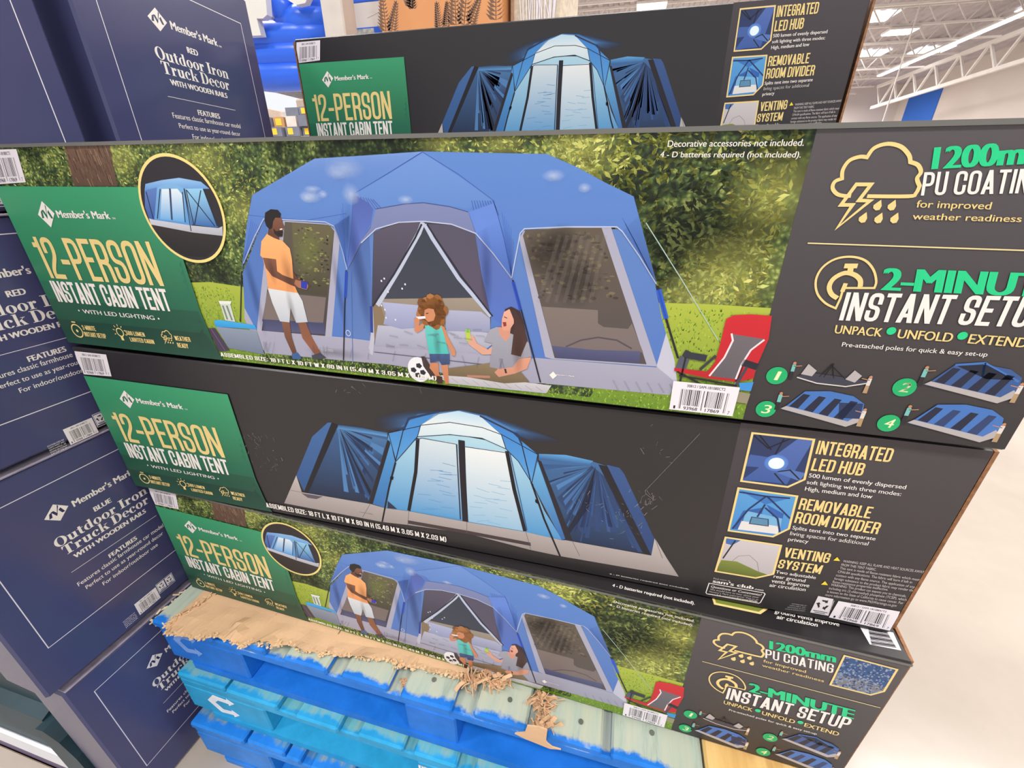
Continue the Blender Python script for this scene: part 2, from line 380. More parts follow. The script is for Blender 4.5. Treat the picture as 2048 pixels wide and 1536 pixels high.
# condensed capitals drawn as square-ended strokes. grid 0..1 in both directions, third value rounds the corner
o = 1
CG = {
 'O': [(.30, [(0,0,o),(0,1,o),(1,1,o),(1,0,o)], 1)], 'D': [(.30, [(0,0),(0,1),(1,1,o),(1,0,o)], 1)],
 'C': [(.29, [(1,.67),(1,1,o),(0,1,o),(0,0,o),(1,0,o),(1,.33)])], 'G': [(.29, [(1,.7),(1,1,o),(0,1,o),(0,0,o),(1,0,o),(1,.48),(.6,.48)])],
 'P': [(.29, [(0,0),(0,1),(1,1,o),(1,.45,o),(0,.45)])], 'R': [(.29, [(0,0),(0,1),(1,1,o),(1,.48,o),(0,.48)]), (.29, [(.35,.48),(.95,.44,o),(1,0)])],
 'B': [(.29, [(0,0),(0,1),(.95,1,o),(.95,.52,o),(0,.52)]), (.29, [(0,.52),(1,.52,o),(1,0,o),(0,0)])],
 'E': [(.25, [(1,1),(0,1),(0,0),(1,0)]), (.25, [(0,.52),(.8,.52)])], 'F': [(.25, [(1,1),(0,1),(0,0)]), (.25, [(0,.5),(.8,.5)])],
 'L': [(.24, [(0,1),(0,0),(1,0)])], 'T': [(.28, [(0,1),(1,1)]), (.28, [(.5,1),(.5,0)])], 'I': [(0, [(0,0),(0,1)])],
 'N': [(.32, [(0,0),(0,1)]), (.32, [(1,0),(1,1)]), (.32, 'd', 0, 1, 1, 0)], 'M': [(.42, [(0,0),(0,1)]), (.42, [(1,0),(1,1)]), (.42, 'd', 0, 1, .5, .12), (.42, 'd', 1, 1, .5, .12)],
 'S': [(.28, [(1,.7),(1,1,o),(0,1,o),(0,.52,o),(1,.48,o),(1,0,o),(0,0,o),(0,.3)])],
 'A': [(.32, 'd', 0, 0, .5, 1), (.32, 'd', 1, 0, .5, 1), (.32, [(.25,.22),(.75,.22)])], 'V': [(.32, 'd', 0, 1, .5, 0), (.32, 'd', 1, 1, .5, 0)],
 'X': [(.30, 'd', 0, 1, 1, 0), (.30, 'd', 0, 0, 1, 1)], 'Y': [(.30, 'd', 0, 1, .5, .42), (.30, 'd', 1, 1, .5, .42), (.30, [(.5,.4),(.5,0)])],
 'W': [(.46, 'd', 0, 1, .25, 0), (.46, 'd', .5, .9, .25, 0), (.46, 'd', .5, .9, .75, 0), (.46, 'd', 1, 1, .75, 0)],
 'H': [(.30, [(0,0),(0,1)]), (.30, [(1,0),(1,1)]), (.30, [(0,.52),(1,.52)])], 'U': [(.29, [(0,1),(0,0,o),(1,0,o),(1,1)])],
 'K': [(.30, [(0,0),(0,1)]), (.30, 'd', 1, 1, .08, .42), (.30, 'd', .3, .62, 1, 0)], 'Z': [(.28, [(0,1),(1,1)]), (.28, [(0,0),(1,0)]), (.28, 'd', 1, 1, 0, 0)],
 '0': [(.28, [(0,0,o),(0,1,o),(1,1,o),(1,0,o)], 1)], '1': [(.12, [(1,0),(1,1)]), (.12, [(0,.85),(1,.85)])],
 '2': [(.28, [(0,.7),(0,1,o),(1,1,o),(1,.62,o),(0,.18,o),(0,0),(1,0)])], '3': [(.28, [(0,.75),(0,1,o),(1,1,o),(1,.52,o),(.4,.52)]), (.28, [(.4,.52),(1,.52,o),(1,0,o),(0,0,o),(0,.25)])],
 '4': [(.30, [(.8,0),(.8,1)]), (.30, 'd', .7, 1, 0, .3), (.30, [(0,.25),(1,.25)])], '5': [(.28, [(1,1),(0,1),(0,.56),(1,.56,o),(1,0,o),(0,0,o),(0,.25)])],
 '8': [(.28, [(0,.52,o),(0,1,o),(1,1,o),(1,.52,o)], 1), (.28, [(0,0,o),(0,.52,o),(1,.52,o),(1,0,o)], 1)], '9': [(.28, [(1,.45),(0,.45,o),(0,1,o),(1,1,o),(1,0,o),(0,0,o),(0,.25)])],
 '-': [(.16, [(0,.42),(1,.42)])], '(': [(.08, [(1,1.05),(0,.8,o),(0,.2,o),(1,-.05)])], ')': [(.08, [(0,1.05),(1,.8,o),(1,.2,o),(0,-.05)])],
 '.': [(0, [(0,0),(0,.01)])], ':': [(0, [(0,.15),(0,.16)]), (0, [(0,.7),(0,.71)])],
}
def roundc(pts, closed, r):
    out = []; n = len(pts)
    for i, p in enumerate(pts):
        v = Vector(p[:2])
        if len(p) < 3 or (not closed and i in (0, n - 1)): out.append(v); continue
        a = Vector(pts[i - 1][:2]); b = Vector(pts[(i + 1) % n][:2])
        ra = min(r, (a - v).length * 0.48); rb = min(r, (b - v).length * 0.48)
        p0 = v + (a - v).normalized() * ra; p1 = v + (b - v).normalized() * rb
        for k in range(5):
            t = k / 4; out.append(p0 * (1 - t) ** 2 + v * 2 * t * (1 - t) + p1 * t * t)
    return out
def cfont(txt, t=0.12, gap=0.075):
    key = ('#', txt, t)
    if key in _FC: return _FC[key]
    V = []; F = []; LV = []; x = 0.0; h = t / 2; lev = 0
    for ch in txt:
        if ch == ' ': x += 0.2; continue
        g = CG.get(ch) or CG['-']; w = g[0][0]
        for e in g:
            lev = (lev + 1) % 4; LV += [lev - 1 if lev else 3] * 0; nf0 = len(F)
            if e[1] == 'd':
                _, _, ax, ay, bx, by = e; hw = t * 0.56
                X = lambda q: x + h + q * w
                a_, b_ = (X(ax), ay), (X(bx), by); i = len(V)
                V += [(a_[0] - hw, a_[1]), (a_[0] + hw, a_[1]), (b_[0] + hw, b_[1]), (b_[0] - hw, b_[1])]; F.append((i, i+1, i+2, i+3)); LV.append(lev); continue
            pts = [((x + h + p[0] * w, h + p[1] * (1 - t)) + tuple(p[2:])) for p in e[1]]; closed = len(e) > 2
            P = roundc(pts, closed, 0.17)
            if not closed:
                P[0] = P[0] + (P[0] - P[1]).normalized() * h * 0.98; P[-1] = P[-1] + (P[-1] - P[-2]).normalized() * h * 0.98
            tmp = Art(None); tmp.line([tuple(p) for p in P], t, (0, 0, 0, 1), closed, False)
            i = len(V); V += [(q[0], q[2]) for q in tmp.v]; F += [tuple(i + k for k in f) for f in tmp.f]; LV += [lev] * (len(F) - nf0)
        x += w + t + gap
    x -= gap; x0 = min(v[0] for v in V); x1 = max(v[0] for v in V)
    G = ([((v[0] - x0) / (x1 - x0), v[1]) for v in V], F, LV); _FC[key] = G; return G
# heavy high-contrast serif
def ell(cx, cy, rx, ry, ix, iy, a0=0, a1=360, n=20):
    V = []; F = []
    for k in range(n + 1):
        a = math.radians(a0 + (a1 - a0) * k / n); c, s_ = math.cos(a), math.sin(a)
        V += [(cx + rx * c, cy + ry * s_), (cx + ix * c, cy + iy * s_)]
        if k: F.append((2*k-2, 2*k, 2*k+1, 2*k-1))
    return V, F
def rc(x0, x1, y0, y1): return [(x0, y0), (x1, y0), (x1, y1), (x0, y1)], [(0, 1, 2, 3)]
def qd(*p): return list(p), [tuple(range(len(p)))]
XH = 0.66
SG = {
 'O': (.86, [ell(.43, .5, .42, .52, .2, .47)]), 'o': (.62, [ell(.31, .33, .30, .35, .11, .31)]),
 'D': (.86, [rc(.1, .32, 0, 1), rc(0, .45, 0, .05), rc(0, .45, .95, 1), ell(.42, .5, .42, .5, .2, .45, -90, 90)]),
 'I': (.46, [rc(.12, .34, 0, 1), rc(0, .46, 0, .05), rc(0, .46, .95, 1)]),
 'T': (.80, [rc(.29, .51, 0, 1), rc(.18, .62, 0, .05), rc(.02, .78, .94, 1), qd((.02, .7), (.05, .7), (.16, .95), (.02, .95)), qd((.78, .7), (.75, .7), (.64, .95), (.78, .95))]),
 'u': (.70, [rc(.08, .27, .14, XH), rc(0, .27, XH - .04, XH), ell(.3, .2, .22, .22, .03, .17, 180, 340, 10), rc(.43, .62, 0, XH), rc(.35, .62, XH - .04, XH), rc(.43, .70, 0, .04)]),
 't': (.44, [rc(.1, .29, .12, .86), rc(0, .42, XH - .05, XH), ell(.29, .16, .19, .18, .0, .13, 180, 320, 8)]),
 'd': (.68, [rc(.40, .59, 0, 1), rc(.32, .59, .96, 1), rc(.40, .67, 0, .04), ell(.30, .33, .29, .35, .10, .31, 60, 300, 14)]),
 'r': (.54, [rc(.08, .27, 0, XH), rc(0, .27, XH - .04, XH), rc(0, .38, 0, .04), ell(.42, .55, .1, .1, 0, 0, 0, 360, 10), ell(.40, .42, .16, .26, .11, .22, 60, 180, 6)]),
 'n': (.74, [rc(.08, .27, 0, XH), rc(0, .27, XH - .04, XH), rc(0, .36, 0, .04), rc(.45, .64, 0, .46), rc(.38, .73, 0, .04), ell(.42, .45, .22, .23, .03, .18, 0, 150, 10)]),
 'c': (.56, [ell(.31, .33, .30, .35, .11, .31, 40, 320, 16), ell(.45, .5, .09, .09, 0, 0, 0, 360, 10)]),
 'k': (.74, [rc(.08, .27, 0, 1), rc(0, .27, .96, 1), rc(0, .36, 0, .04), qd((.27, .3), (.58, .62), (.62, .62), (.33, .3)), qd((.33, .42), (.46, .5), (.72, 0), (.50, 0)), rc(.42, .74, 0, .04), rc(.44, .70, XH - .04, XH)]),
 'e': (.58, [ell(.31, .33, .30, .35, .11, .31, 0, 310, 18), rc(.12, .59, .33, .38)]),
}
def sfont(txt):
    key = ('$', txt)
    if key in _FC: return _FC[key]
    V = []; F = []; LV = []; x = 0
    for ch in txt:
        if ch == ' ': x += .26; continue
        w, parts = SG[ch]
        for pi_, (vv, ff) in enumerate(parts):
            LV += [pi_ % 5] * len(ff)
            i = len(V); V += [(x + a, b) for a, b in vv]; F += [tuple(i + k for k in f) for f in ff]
        x += w + .03
    x1 = max(v[0] for v in V); G = ([(v[0] / x1, v[1]) for v in V], F, LV); _FC[key] = G; return G
def up_text(art, G, tl, br, col, shear=0.0, up=True):
    h = tl[1] - br[1]; w = br[0] - tl[0]
    art.glyphs(G, (tl[0] - shear * h * 0, br[1]), (w, 0), (shear * h, h), col, up)
def it_text(art, G, bl, br, tl, col, up=True):
    h = tl[1] - bl[1]
    art.glyphs(G, bl, (br[0] - bl[0], br[1] - bl[1]), (tl[0] - bl[0], h), col, up)
GOLD = C(240, 214, 142); WHT = C(244, 238, 232); MINT = C(40, 212, 142)
def logo(art, T, R_, B, L, col, bg):
    """white diamond with a ticked M in it, from its four corners"""
    art.poly([T, R_, B, L], col)
    c = ((L[0] + R_[0]) / 2, (T[1] + B[1]) / 2); ex = (R_[0] - L[0]) / 2; ey = (T[1] - B[1]) / 2
    def q(a, b): return (c[0] + a * ex, c[1] + b * ey)
    art.poly([q(-.52, .2), q(-.3, .3), q(-.42, -.28), q(-.68, -.3)], bg, up=False)
    art.poly([q(-.36, .32), q(-.14, .34), q(.06, -.12), q(-.08, -.36)], bg, up=False)
    art.poly([q(-.1, -.38), q(.02, -.14), q(.36, .62), q(.28, .74), q(.14, .3)], bg, up=False)
    art.poly([q(.22, .16), q(.42, .34), q(.62, -.3), q(.38, -.3)], bg, up=False); art.n += 1
def pines(art, x0, x1, ybase, hmin, hmax, n, col, rnd, clipb=None):
    sv = art.box
    if clipb: art.box = clipb
    for k in range(n):
        x = x0 + (x1 - x0) * (k + rnd.random()) / n; h = rnd.uniform(hmin, hmax); w = h * 0.2
        L = []; Rr = []; m_ = 6
        for j in range(m_):
            t = j / m_; yy = ybase + h * (1 - t); L += [(x - w * t * 0.55, yy), (x - w * (t + .22), yy - h * .1)]; Rr += [(x + w * t * 0.55, yy), (x + w * (t + .22), yy - h * .1)]
        art.poly([(x, ybase + h * 1.03)] + Rr + [(x + w * 1.2, ybase), (x - w * 1.2, ybase)] + L[::-1], col, up=False)
    art.n += 1; art.box = sv

# ------------------------------------------------------------------ room
def struct(o): o['kind'] = 'structure'; return o
m, nt, b = newmat('polished_concrete', 0.16, 0.5)
v = coords(nt); f = noise(nt, v, 1.3, 6, 0.6); f2 = noise(nt, v, 60, 4, 0.8)
c1 = ramp(nt, f, [(0.3, C(170, 160, 150)), (0.7, C(188, 178, 167))])
nt.links.new(mixc(nt, ramp(nt, f2, [(0.68, (0, 0, 0, 1)), (0.74, (1, 1, 1, 1))]), c1, C(160, 148, 134)), b.inputs['Base Color'])
bump(nt, b, noise(nt, v, 6, 3), 0.05, 0.01)
M_FLOOR = m
FX0, FX1, FY0, FY1 = -34.0, 22.0, -14.0, 51.4
fl = MB().box(FX0, FX1, FY0, FY1, -0.1, 0.0).build('floor', M_FLOOR); struct(fl)
M_WALL = simple('painted_warehouse_wall', C(226, 216, 210), 0.7, 0.2, 0.03, 0.4)
M_DECK = simple('ceiling_deck', C(188, 180, 184), 0.7, 0.2, 0.08, 1.5)
M_STEEL = simple('white_painted_steel', C(236, 230, 226), 0.5, 0.3, 0.04, 2)
wr = MB().box(22.0, 22.2, FY0, FY1, 0, 9.0).build('wall_right', M_WALL); struct(wr)
pn = MB().box(21.95, 22.0, 45.4, 49.9, 3.0, 7.95, 0.01).build('panel', simple('blue_wall_panel', C(44, 110, 214), 0.5, 0.3, 0.03), wr); pn['label'] = 'flat bright blue painted wall panel'
wb = MB().box(FX0, FX1, FY1, FY1 + 0.2, 0, 9.0).build('wall_back', M_WALL); struct(wb)
# corrugated roof deck: ribs run along y
dk = MB(); prof = [(FX0, 9.12)]
x = FX0
while x < FX1 - 0.3:
    prof += [(x, 8.93), (x + .2, 8.93), (x + .26, 9.0), (x + .44, 9.0)]; x += .5
prof += [(FX1, 8.93), (FX1, 9.12)]
i0 = 0
for k in range(1, len(prof) - 2):
    a, bb = prof[k], prof[k + 1]; i = len(dk.v)
    dk.v += [(a[0], FY0, a[1]), (bb[0], FY0, bb[1]), (bb[0], FY1, bb[1]), (a[0], FY1, a[1])]; dk.f.append((i, i+1, i+2, i+3))
dk.box(FX0, FX1, FY0, FY1, 9.13, 9.2)
ce = dk.build('ceiling', M_DECK); struct(ce)
# bar joists across the hall (along x), bottom chord at 8.15 m
def truss(name, axis, at, a0, a1, zb, zt, pitch, w, parent):
    mb = MB(); P = (lambda t, z: (t, at, z)) if axis == 'x' else (lambda t, z: (at, t, z))
    mb.bar(P(a0, zb), P(a1, zb), w); mb.bar(P(a0, zt), P(a1, zt), w)
    n = int((a1 - a0) / pitch)
    for k in range(n):
        t = a0 + k * pitch
        mb.bar(P(t, zt), P(t + pitch / 2, zb), w * .55); mb.bar(P(t + pitch / 2, zb), P(t + pitch, zt), w * .55)
    return mb.build(name, M_STEEL, parent)
for yj in [y for y in (11.5, 14.5, 17.5, 20.5, 23.5, 26.8, 30.0, 33.2, 36.5, 39.9, 43.2, 46.5, 49.6)]:
    truss('joist', 'x', yj, -16.0, 17.8, 8.15, 8.88, 1.15, 0.09, ce)
gd = truss('girder', 'y', 17.9, 10.0, 46.0, 6.65, 8.05, 2.4, 0.2, ce); gd['label'] = 'deep white roof girder truss along the right wall'
truss('girder', 'y', -12.0, 10.0, 46.0, 6.65, 8.05, 2.4, 0.2, ce)
# skylights and lamps
me_, nt, b = newmat('lamp_diffuser', 0.5, 0.2); b.inputs['Emission Color'].default_value = (1, 0.97, 0.9, 1); b.inputs['Emission Strength'].default_value = 5.0
M_LAMP = me_
me_, nt, b = newmat('skylight_daylight', 0.5, 0.2); b.inputs['Emission Color'].default_value = (0.97, 0.98, 1, 1); b.inputs['Emission Strength'].default_value = 2.2
M_SKYL = me_
for (sx, sy) in [(13.2, 39.2), (16.6, 39.2), (17.4, 31.4), (10, 31.4), (17.4, 24), (5, 39), (-4, 31)]:
    s_ = MB().box(sx, sx + 1.9, sy - .8, sy + .8, 8.86, 8.92, 0.01).build('skylight', M_SKYL, ce)
LP0 = [(12.0, 30.3, 'square warehouse lamp hanging left of the long light strip, right of the rear carton'), (0.0, 23.9, 'square warehouse lamp peeping over the top edge of the rear carton')]
lamp_proto = None
for (lx, ly, lab) in LP0:
    t = empty('ceiling_lamp', (lx, ly, 7.93)); tag(t, lab, 'lamp', 'square ceiling lamps')
    MB().box(-.62, .62, -.5, .5, .03, .12, .01).build('housing', M_STEEL, t)
    MB().box(-.58, .58, -.46, .46, 0, .03).build('diffuser', M_LAMP, t)
    for sx in (-.5, .5): MB().bar((sx, 0, .12), (sx, 0, .95), .012).build('hanger', M_STEEL, t)
t = empty('strip_lamp', (16.1, 30, 8.02)); tag(t, 'long continuous glowing light strip running along the ceiling by the right wall', 'lamp')
for k in range(12):
    y0 = -17 + k * 2.4
    MB().box(-.14, .14, y0, y0 + 2.34, 0, .06, .01).build('tube', M_LAMP, t)
    MB().box(-.17, .17, y0, y0 + 2.38, .06, .16, .01).build('housing', M_STEEL, t)
    if k % 2 == 0: MB().bar((0, y0 + .3, .16), (0, y0 + .3, .86), .012).build('hanger', M_STEEL, t)
pp = MB(); pp.bar((12.6, 30.6, 8.9), (12.6, 30.6, 8.86), .05); pp.bar((11.55, 28.0, 0), (11.55, 28.0, 8.9), .045)
tag(pp.build('drain_pipe', M_STEEL), 'thin white vertical pipe in front of the blue wall panel', 'pipe')

# ------------------------------------------------------------------ pallets
def logo_c(parent, x0, x1, z0, z1, y, mat):
    """bent arrow stencil"""
    mb = MB(); X = lambda a: x0 + (x1 - x0) * a; Z = lambda a: z0 + (z1 - z0) * a
    P = [(1.0, .82), (.78, 1.0), (.78, .9), (.3, .95), (0, .55), (.34, .05), (.78, .12), (.78, 0), (1.0, .2), (.78, .38), (.78, .3), (.46, .26), (.26, .54), (.42, .72), (.78, .72), (.78, .62)]
    mb.prism([(X(a), Z(c)) for a, c in P], 1, y - .0006, y)
    o_ = mb.build('stencil_mark', mat, parent); return o_
M_PLAIN = [paint('blue_frame_paint', C(8, 106, 202), C(20, 110, 200), C(40, 120, 200), 9), paint('teal_frame_paint', C(30, 150, 200), C(60, 150, 180), C(90, 160, 170), 9), paint('mid_blue_frame_paint', C(18, 118, 206), C(40, 120, 190), C(60, 120, 180), 9)]
def pallet(loc, boards, blocks, matk, label, L=1.24, zt=.1425, T=.02, yoff=0.0, D=1.0):
    t = empty('pallet', loc); tag(t, label, 'pallet', 'blue pallets in the stack')
    M = M_PAL[matk]; MP = M_PLAIN[matk]; rnd = random.Random(matk * 5 + 1); z = zt
    for k, bd in enumerate(boards):
        x0, x1 = bd[0], bd[1]; mat = bd[2] if len(bd) > 2 else M
        # board with slightly irregular rounded front end, lying along y
        y0 = rnd.uniform(-.004, .004); mb = MB()
        mb.box(x0 + .001, x1 - .001, y0, D + y0, z - T + rnd.uniform(0, .0015), z - (0.002 if bd[0] > .34 else 0), .004)
        o_ = mb.build('deck_board', mat, t)
        if len(bd) > 3: o_['label'] = bd[3]
    for yy in (0.004, D / 2 - .05, D - .104):
        MB().box(0, L, yy, yy + .1, z - T - .022, z - T, .003).build('stringer_board', M, t)
    for yy in (0.004, D / 2 - .05, D - .104):
        for bi, (x0, x1) in enumerate(blocks):
            MB().box(x0, x1, yy, yy + .1, .02, z - T - .022, .003).build('block', MP, t)
    for yy in (0.002, D / 2 - .06, D - .122):
        mb = MB(); c = .055
        mb.prism([(c, yy), (L - c, yy), (L, yy + c), (L, yy + .12), (0, yy + .12), (0, yy + c)] if yy < .1 else [(0, yy), (L, yy), (L, yy + .12), (0, yy + .12)], 2, 0, .02)
        mb.build('bottom_board', MP, t)
    for (x0, x1) in ((0, .1), (L - .1, L)): MB().box(x0, x1, .122, D - .122, 0, .02, .002).build('bottom_board', MP, t)
    return t
X0 = -0.866
def _unused(): pass
def rel(ed, x0): return [(a - x0, b_ - x0) + tuple(r) for a, b_, *r in ed]
P1 = pallet((X0, .383, .288), rel([(-.866, -.715), (-.685, -.592), (-.548, -.453), (-.424, -.327), (-.302, -.203), (-.168, -.0715), (-.0418, .0524), (.0642, .2055), (.2076, .372, M_PINE, 'new unpainted yellow pine board')], X0),
            [(0, .205), (.565, .665), (1.03, 1.238)], 0, 'bright blue wooden pallet at the top of the stack, directly under the tent cartons', L=1.238, zt=.1444)
X2 = -0.846
P2 = pallet((X2, .364, .144), rel([(-.846, -.72), (-.715, -.586), (-.5405, -.442), (-.402, -.303), (-.285, -.196), (-.166, -.07), (-.03, .07), (.1, .2), (.24, .375)], X2), [(0, .215), (.565, .665), (1.02, 1.22)], 1,
            'worn teal-blue wooden pallet with a white arrow mark, second from the top', L=1.22, zt=.1428)
X3 = -0.842
P3 = pallet((X3, .343, 0.0), rel([(-.842, -.695), (-.69, -.592), (-.587, -.55), (-.525, -.43), (-.4, -.3), (-.26, -.16), (-.12, -.02), (.02, .12), (.15, .25), (.28, .375)], X3), [(0, .2), (.56, .66), (1.02, 1.217)], 2,
            'mid-blue wooden pallet at the bottom of the stack on the floor', L=1.217, zt=.1428)
for (nx_, ny_) in ((868, 1359), (1020, 1399), (1162, 1443), (1304, 1465)):
    p = onZ(nx_, ny_, .4324) - Vector((X0, .383, .288)); bd = min((c for c in P1.children if c.name.startswith('deck_board')), key=lambda c: abs(sum(v.co.x for v in c.data.vertices) / len(c.data.vertices) - p.x))
    nb = MB(); nb.prism([(p.x + .0042 * math.cos(a * math.pi / 5), p.y + .0042 * math.sin(a * math.pi / 5)) for a in range(10)], 2, .1435, .1449); nb.build('nail', M_NAIL, bd)
a0 = onY(340, 1276, .387) - Vector((X0, .387, .288)); a1 = onY(401, 1316, .387) - Vector((X0, .387, .288))
q = logo_c(P1, .028, .095, .048, .118, 0.0035, M_FPAINT); q['label'] = 'faded pale blue bent arrow mark'
q = logo_c(P2, .058, .135, .030, .100, 0.0035, M_WPAINT); q['label'] = 'white bent arrow mark'
ta = Art(None); ta.n = 3; up_text(ta, bfont('PROPERTY OF', .03), (.555, .090), (.70, .074), (.9, .93, .95, 1)); q = ta.build('stencil_lettering', M_INK, P2, (0.012, 0.0038, 0)); q['label'] = 'white stencilled word PROPERTY'
# splintered lower left corner of the top pallet
rs = random.Random(3); sp = MB()
for k in range(46):
    p = Vector((X0 + rs.uniform(-.012, .012), rs.uniform(.385, .47), .432 - rs.uniform(0, .02))); d = Vector((rs.uniform(-1, .4), rs.uniform(-1, .3), rs.uniform(-.6, .5))).normalized()
    sp.bar(p, p + d * rs.uniform(.004, .013), rs.uniform(.002, .004), .0015)
s_ = sp.build('splinters', simple('pale_splinter', C(226, 206, 170), .8, .2), P1); s_.matrix_parent_inverse = Matrix.Translation((-X0, -.383, -.288)); s_['kind'] = 'stuff'
tag(MB().bar(onZ(625, 1396, .289), onZ(655, 1408, .289), .004).build('wood_splinter', M_KRAFT), 'pale wood splinter lying on the edge of the second pallet', 'splinter')

# torn kraft sheet between the top pallet and the lowest carton
rt = random.Random(11)
edge_px = [(428, 1183), (404, 1205), (372, 1222), (345, 1240), (332, 1250), (330, 1264), (350, 1270), (380, 1274), (402, 1276), (428, 1272), (455, 1281), (475, 1291), (490, 1294), (502, 1284), (535, 1288), (548, 1293), (560, 1287), (590, 1294), (620, 1303), (645, 1311), (652, 1305), (672, 1312), (700, 1313), (735, 1319), (770, 1321), (792, 1326), (800, 1335), (815, 1335), (830, 1336), (870, 1344), (905, 1351), (930, 1353), (935, 1345)]
pts = [onZ(x, y, .4375) for x, y in edge_px]
dense = []
for i in range(len(pts) - 1):
    for k in range(4): dense.append(pts[i].lerp(pts[i + 1], k / 4) + Vector((rt.uniform(-.0025, .0025), rt.uniform(-.003, .003), 0)))
TOPZ = .4326
bmn = bmesh.new(); nx = len(dense); rowsn = 8; grid = []
for i, p in enumerate(dense):
    col_ = []
    base = Vector((max(-.84, min(-.06, p.x)), .52, 0))
    for r_ in range(rowsn + 1):
        t_ = r_ / rowsn; q_ = Vector((p.x * (1 - t_) + base.x * t_, p.y * (1 - t_) + base.y * t_, 0))
        wr_ = math.sin(q_.x * 90 + math.sin(q_.y * 40) * 2) * .0012 + rt.uniform(0, .001)
        z_ = TOPZ + .0016 + max(0, wr_) * (1 - t_) * 1.2 + (.004 * rt.random() if r_ == 0 else 0)
        # low ridges where the sheet has been crumpled
        for (rx, ry, rr, hh) in ((-.665, .395, .012, .014), (-.675, .415, .012, .012), (-.60, .395, .02, .009), (-.52, .405, .02, .007), (-.40, .42, .014, .010), (-.78, .40, .02, .006)):
            dd = math.hypot((q_.x - rx), (q_.y - ry) * 1.2); z_ += hh * math.exp(-(dd / rr) ** 2) * (1 - t_) ** .5
        if q_.y > .436: z_ = TOPZ + .0004
        col_.append(bmn.verts.new((q_.x, q_.y, z_)))
    grid.append(col_)
for i in range(nx - 1):
    for r_ in range(rowsn):
        try: bmn.faces.new((grid[i][r_], grid[i + 1][r_], grid[i + 1][r_ + 1], grid[i][r_ + 1]))
        except ValueError: pass
bmesh.ops.recalc_face_normals(bmn, faces=bmn.faces)
me = bpy.data.meshes.new('cardboard_sheet'); bmn.to_mesh(me); bmn.free()
ksh = link('cardboard_sheet', me, M_KRAFT); so = ksh.modifiers.new('thick', 'SOLIDIFY'); so.thickness = .0008; so.offset = 1
tag(ksh, 'torn brown cardboard sheet sticking out under the lowest tent carton', 'cardboard')
fr = MB()
for p in dense:
    for k in range(3):
        a = p + Vector((rt.uniform(-.006, .006), rt.uniform(-.002, .006), -.0005)); d = Vector((rt.uniform(-1, 1), rt.uniform(-1, .1), rt.uniform(-.1, .7))).normalized()
        fr.bar(a, a + d * rt.uniform(.002, .006), rt.uniform(.002, .005), .0012)
fo = fr.build('torn_fringe', simple('torn_paper_fibre', C(232, 198, 156), .9, .1, .12, 90), ksh); fo['kind'] = 'stuff'
def shred(name, pxs, z, n, ln, label, cat='cardboard', spread=.012, zsp=.012):
    mb = MB()
    for k in range(n):
        i = rt.randrange(len(pxs) - 1); x_, y_ = [pxs[i][j] + (pxs[i + 1][j] - pxs[i][j]) * rt.random() for j in (0, 1)]
        a = onZ(x_, y_, z) + Vector((rt.uniform(-spread, spread), rt.uniform(-spread, spread) * .6, rt.uniform(0, zsp)))
        d = Vector((rt.uniform(-1, 1), rt.uniform(-1, .6), rt.uniform(-.5, .8))).normalized(); L_ = rt.uniform(.4, 1) * ln; e = d.cross(Vector((rt.random(), rt.random(), rt.random()))).normalized()
        w_ = rt.uniform(.003, .008); i_ = len(mb.v); c_ = a + d * L_ * .5 + e * w_ * .4; f_ = a + d * L_
        nn_ = d.cross(e) * .0006
        for q_ in (a, c_ + nn_ * 4, f_): mb.v += [tuple(q_ - e * w_ / 2 - nn_), tuple(q_ + e * w_ / 2 - nn_), tuple(q_ + e * w_ / 2 + nn_), tuple(q_ - e * w_ / 2 + nn_)]
        for s_k in (0, 4):
            for j in range(4): mb.f.append((i_ + s_k + j, i_ + s_k + (j + 1) % 4, i_ + s_k + 4 + (j + 1) % 4, i_ + s_k + 4 + j))
        mb.f += [(i_ + 3, i_ + 2, i_ + 1, i_), (i_ + 8, i_ + 9, i_ + 10, i_ + 11)]
    return tag(mb.build(name, M_KRAFT), label, cat)
M_FIB = MATS['torn_paper_fibre']
shred('cardboard_shreds', [(935, 1370), (958, 1352), (985, 1358), (1010, 1368)], TOPZ + .003, 90, .026, 'clump of frayed cardboard shreds right of the torn sheet')
shred('cardboard_shreds', [(1070, 1402), (1085, 1400), (1096, 1420), (1088, 1450), (1082, 1470), (1110, 1400)], TOPZ - .018, 110, .028, 'twisted brown cardboard shreds wedged in the gap between deck boards', zsp=.02)
shred('cardboard_shreds', [(808, 1365), (818, 1368), (812, 1372)], TOPZ - .018, 26, .012, 'small pinch of cardboard bits in the third board gap', spread=.004, zsp=.006)
sc_px = [(1055, 1449), (1080, 1452), (1095, 1458), (1092, 1482), (1105, 1492), (1122, 1497), (1100, 1495), (1075, 1485), (1050, 1475), (1030, 1465), (1050, 1463)]
scr = MB(); scr.prism([((q_ := onY(x, y, .372)).x, q_.z) for x, y in sc_px], 1, .3700, .3722)
sco = scr.build('cardboard_scrap', M_KRAFT); tag(sco, 'flat tan cardboard scrap hanging over the front edge of the top pallet', 'cardboard')

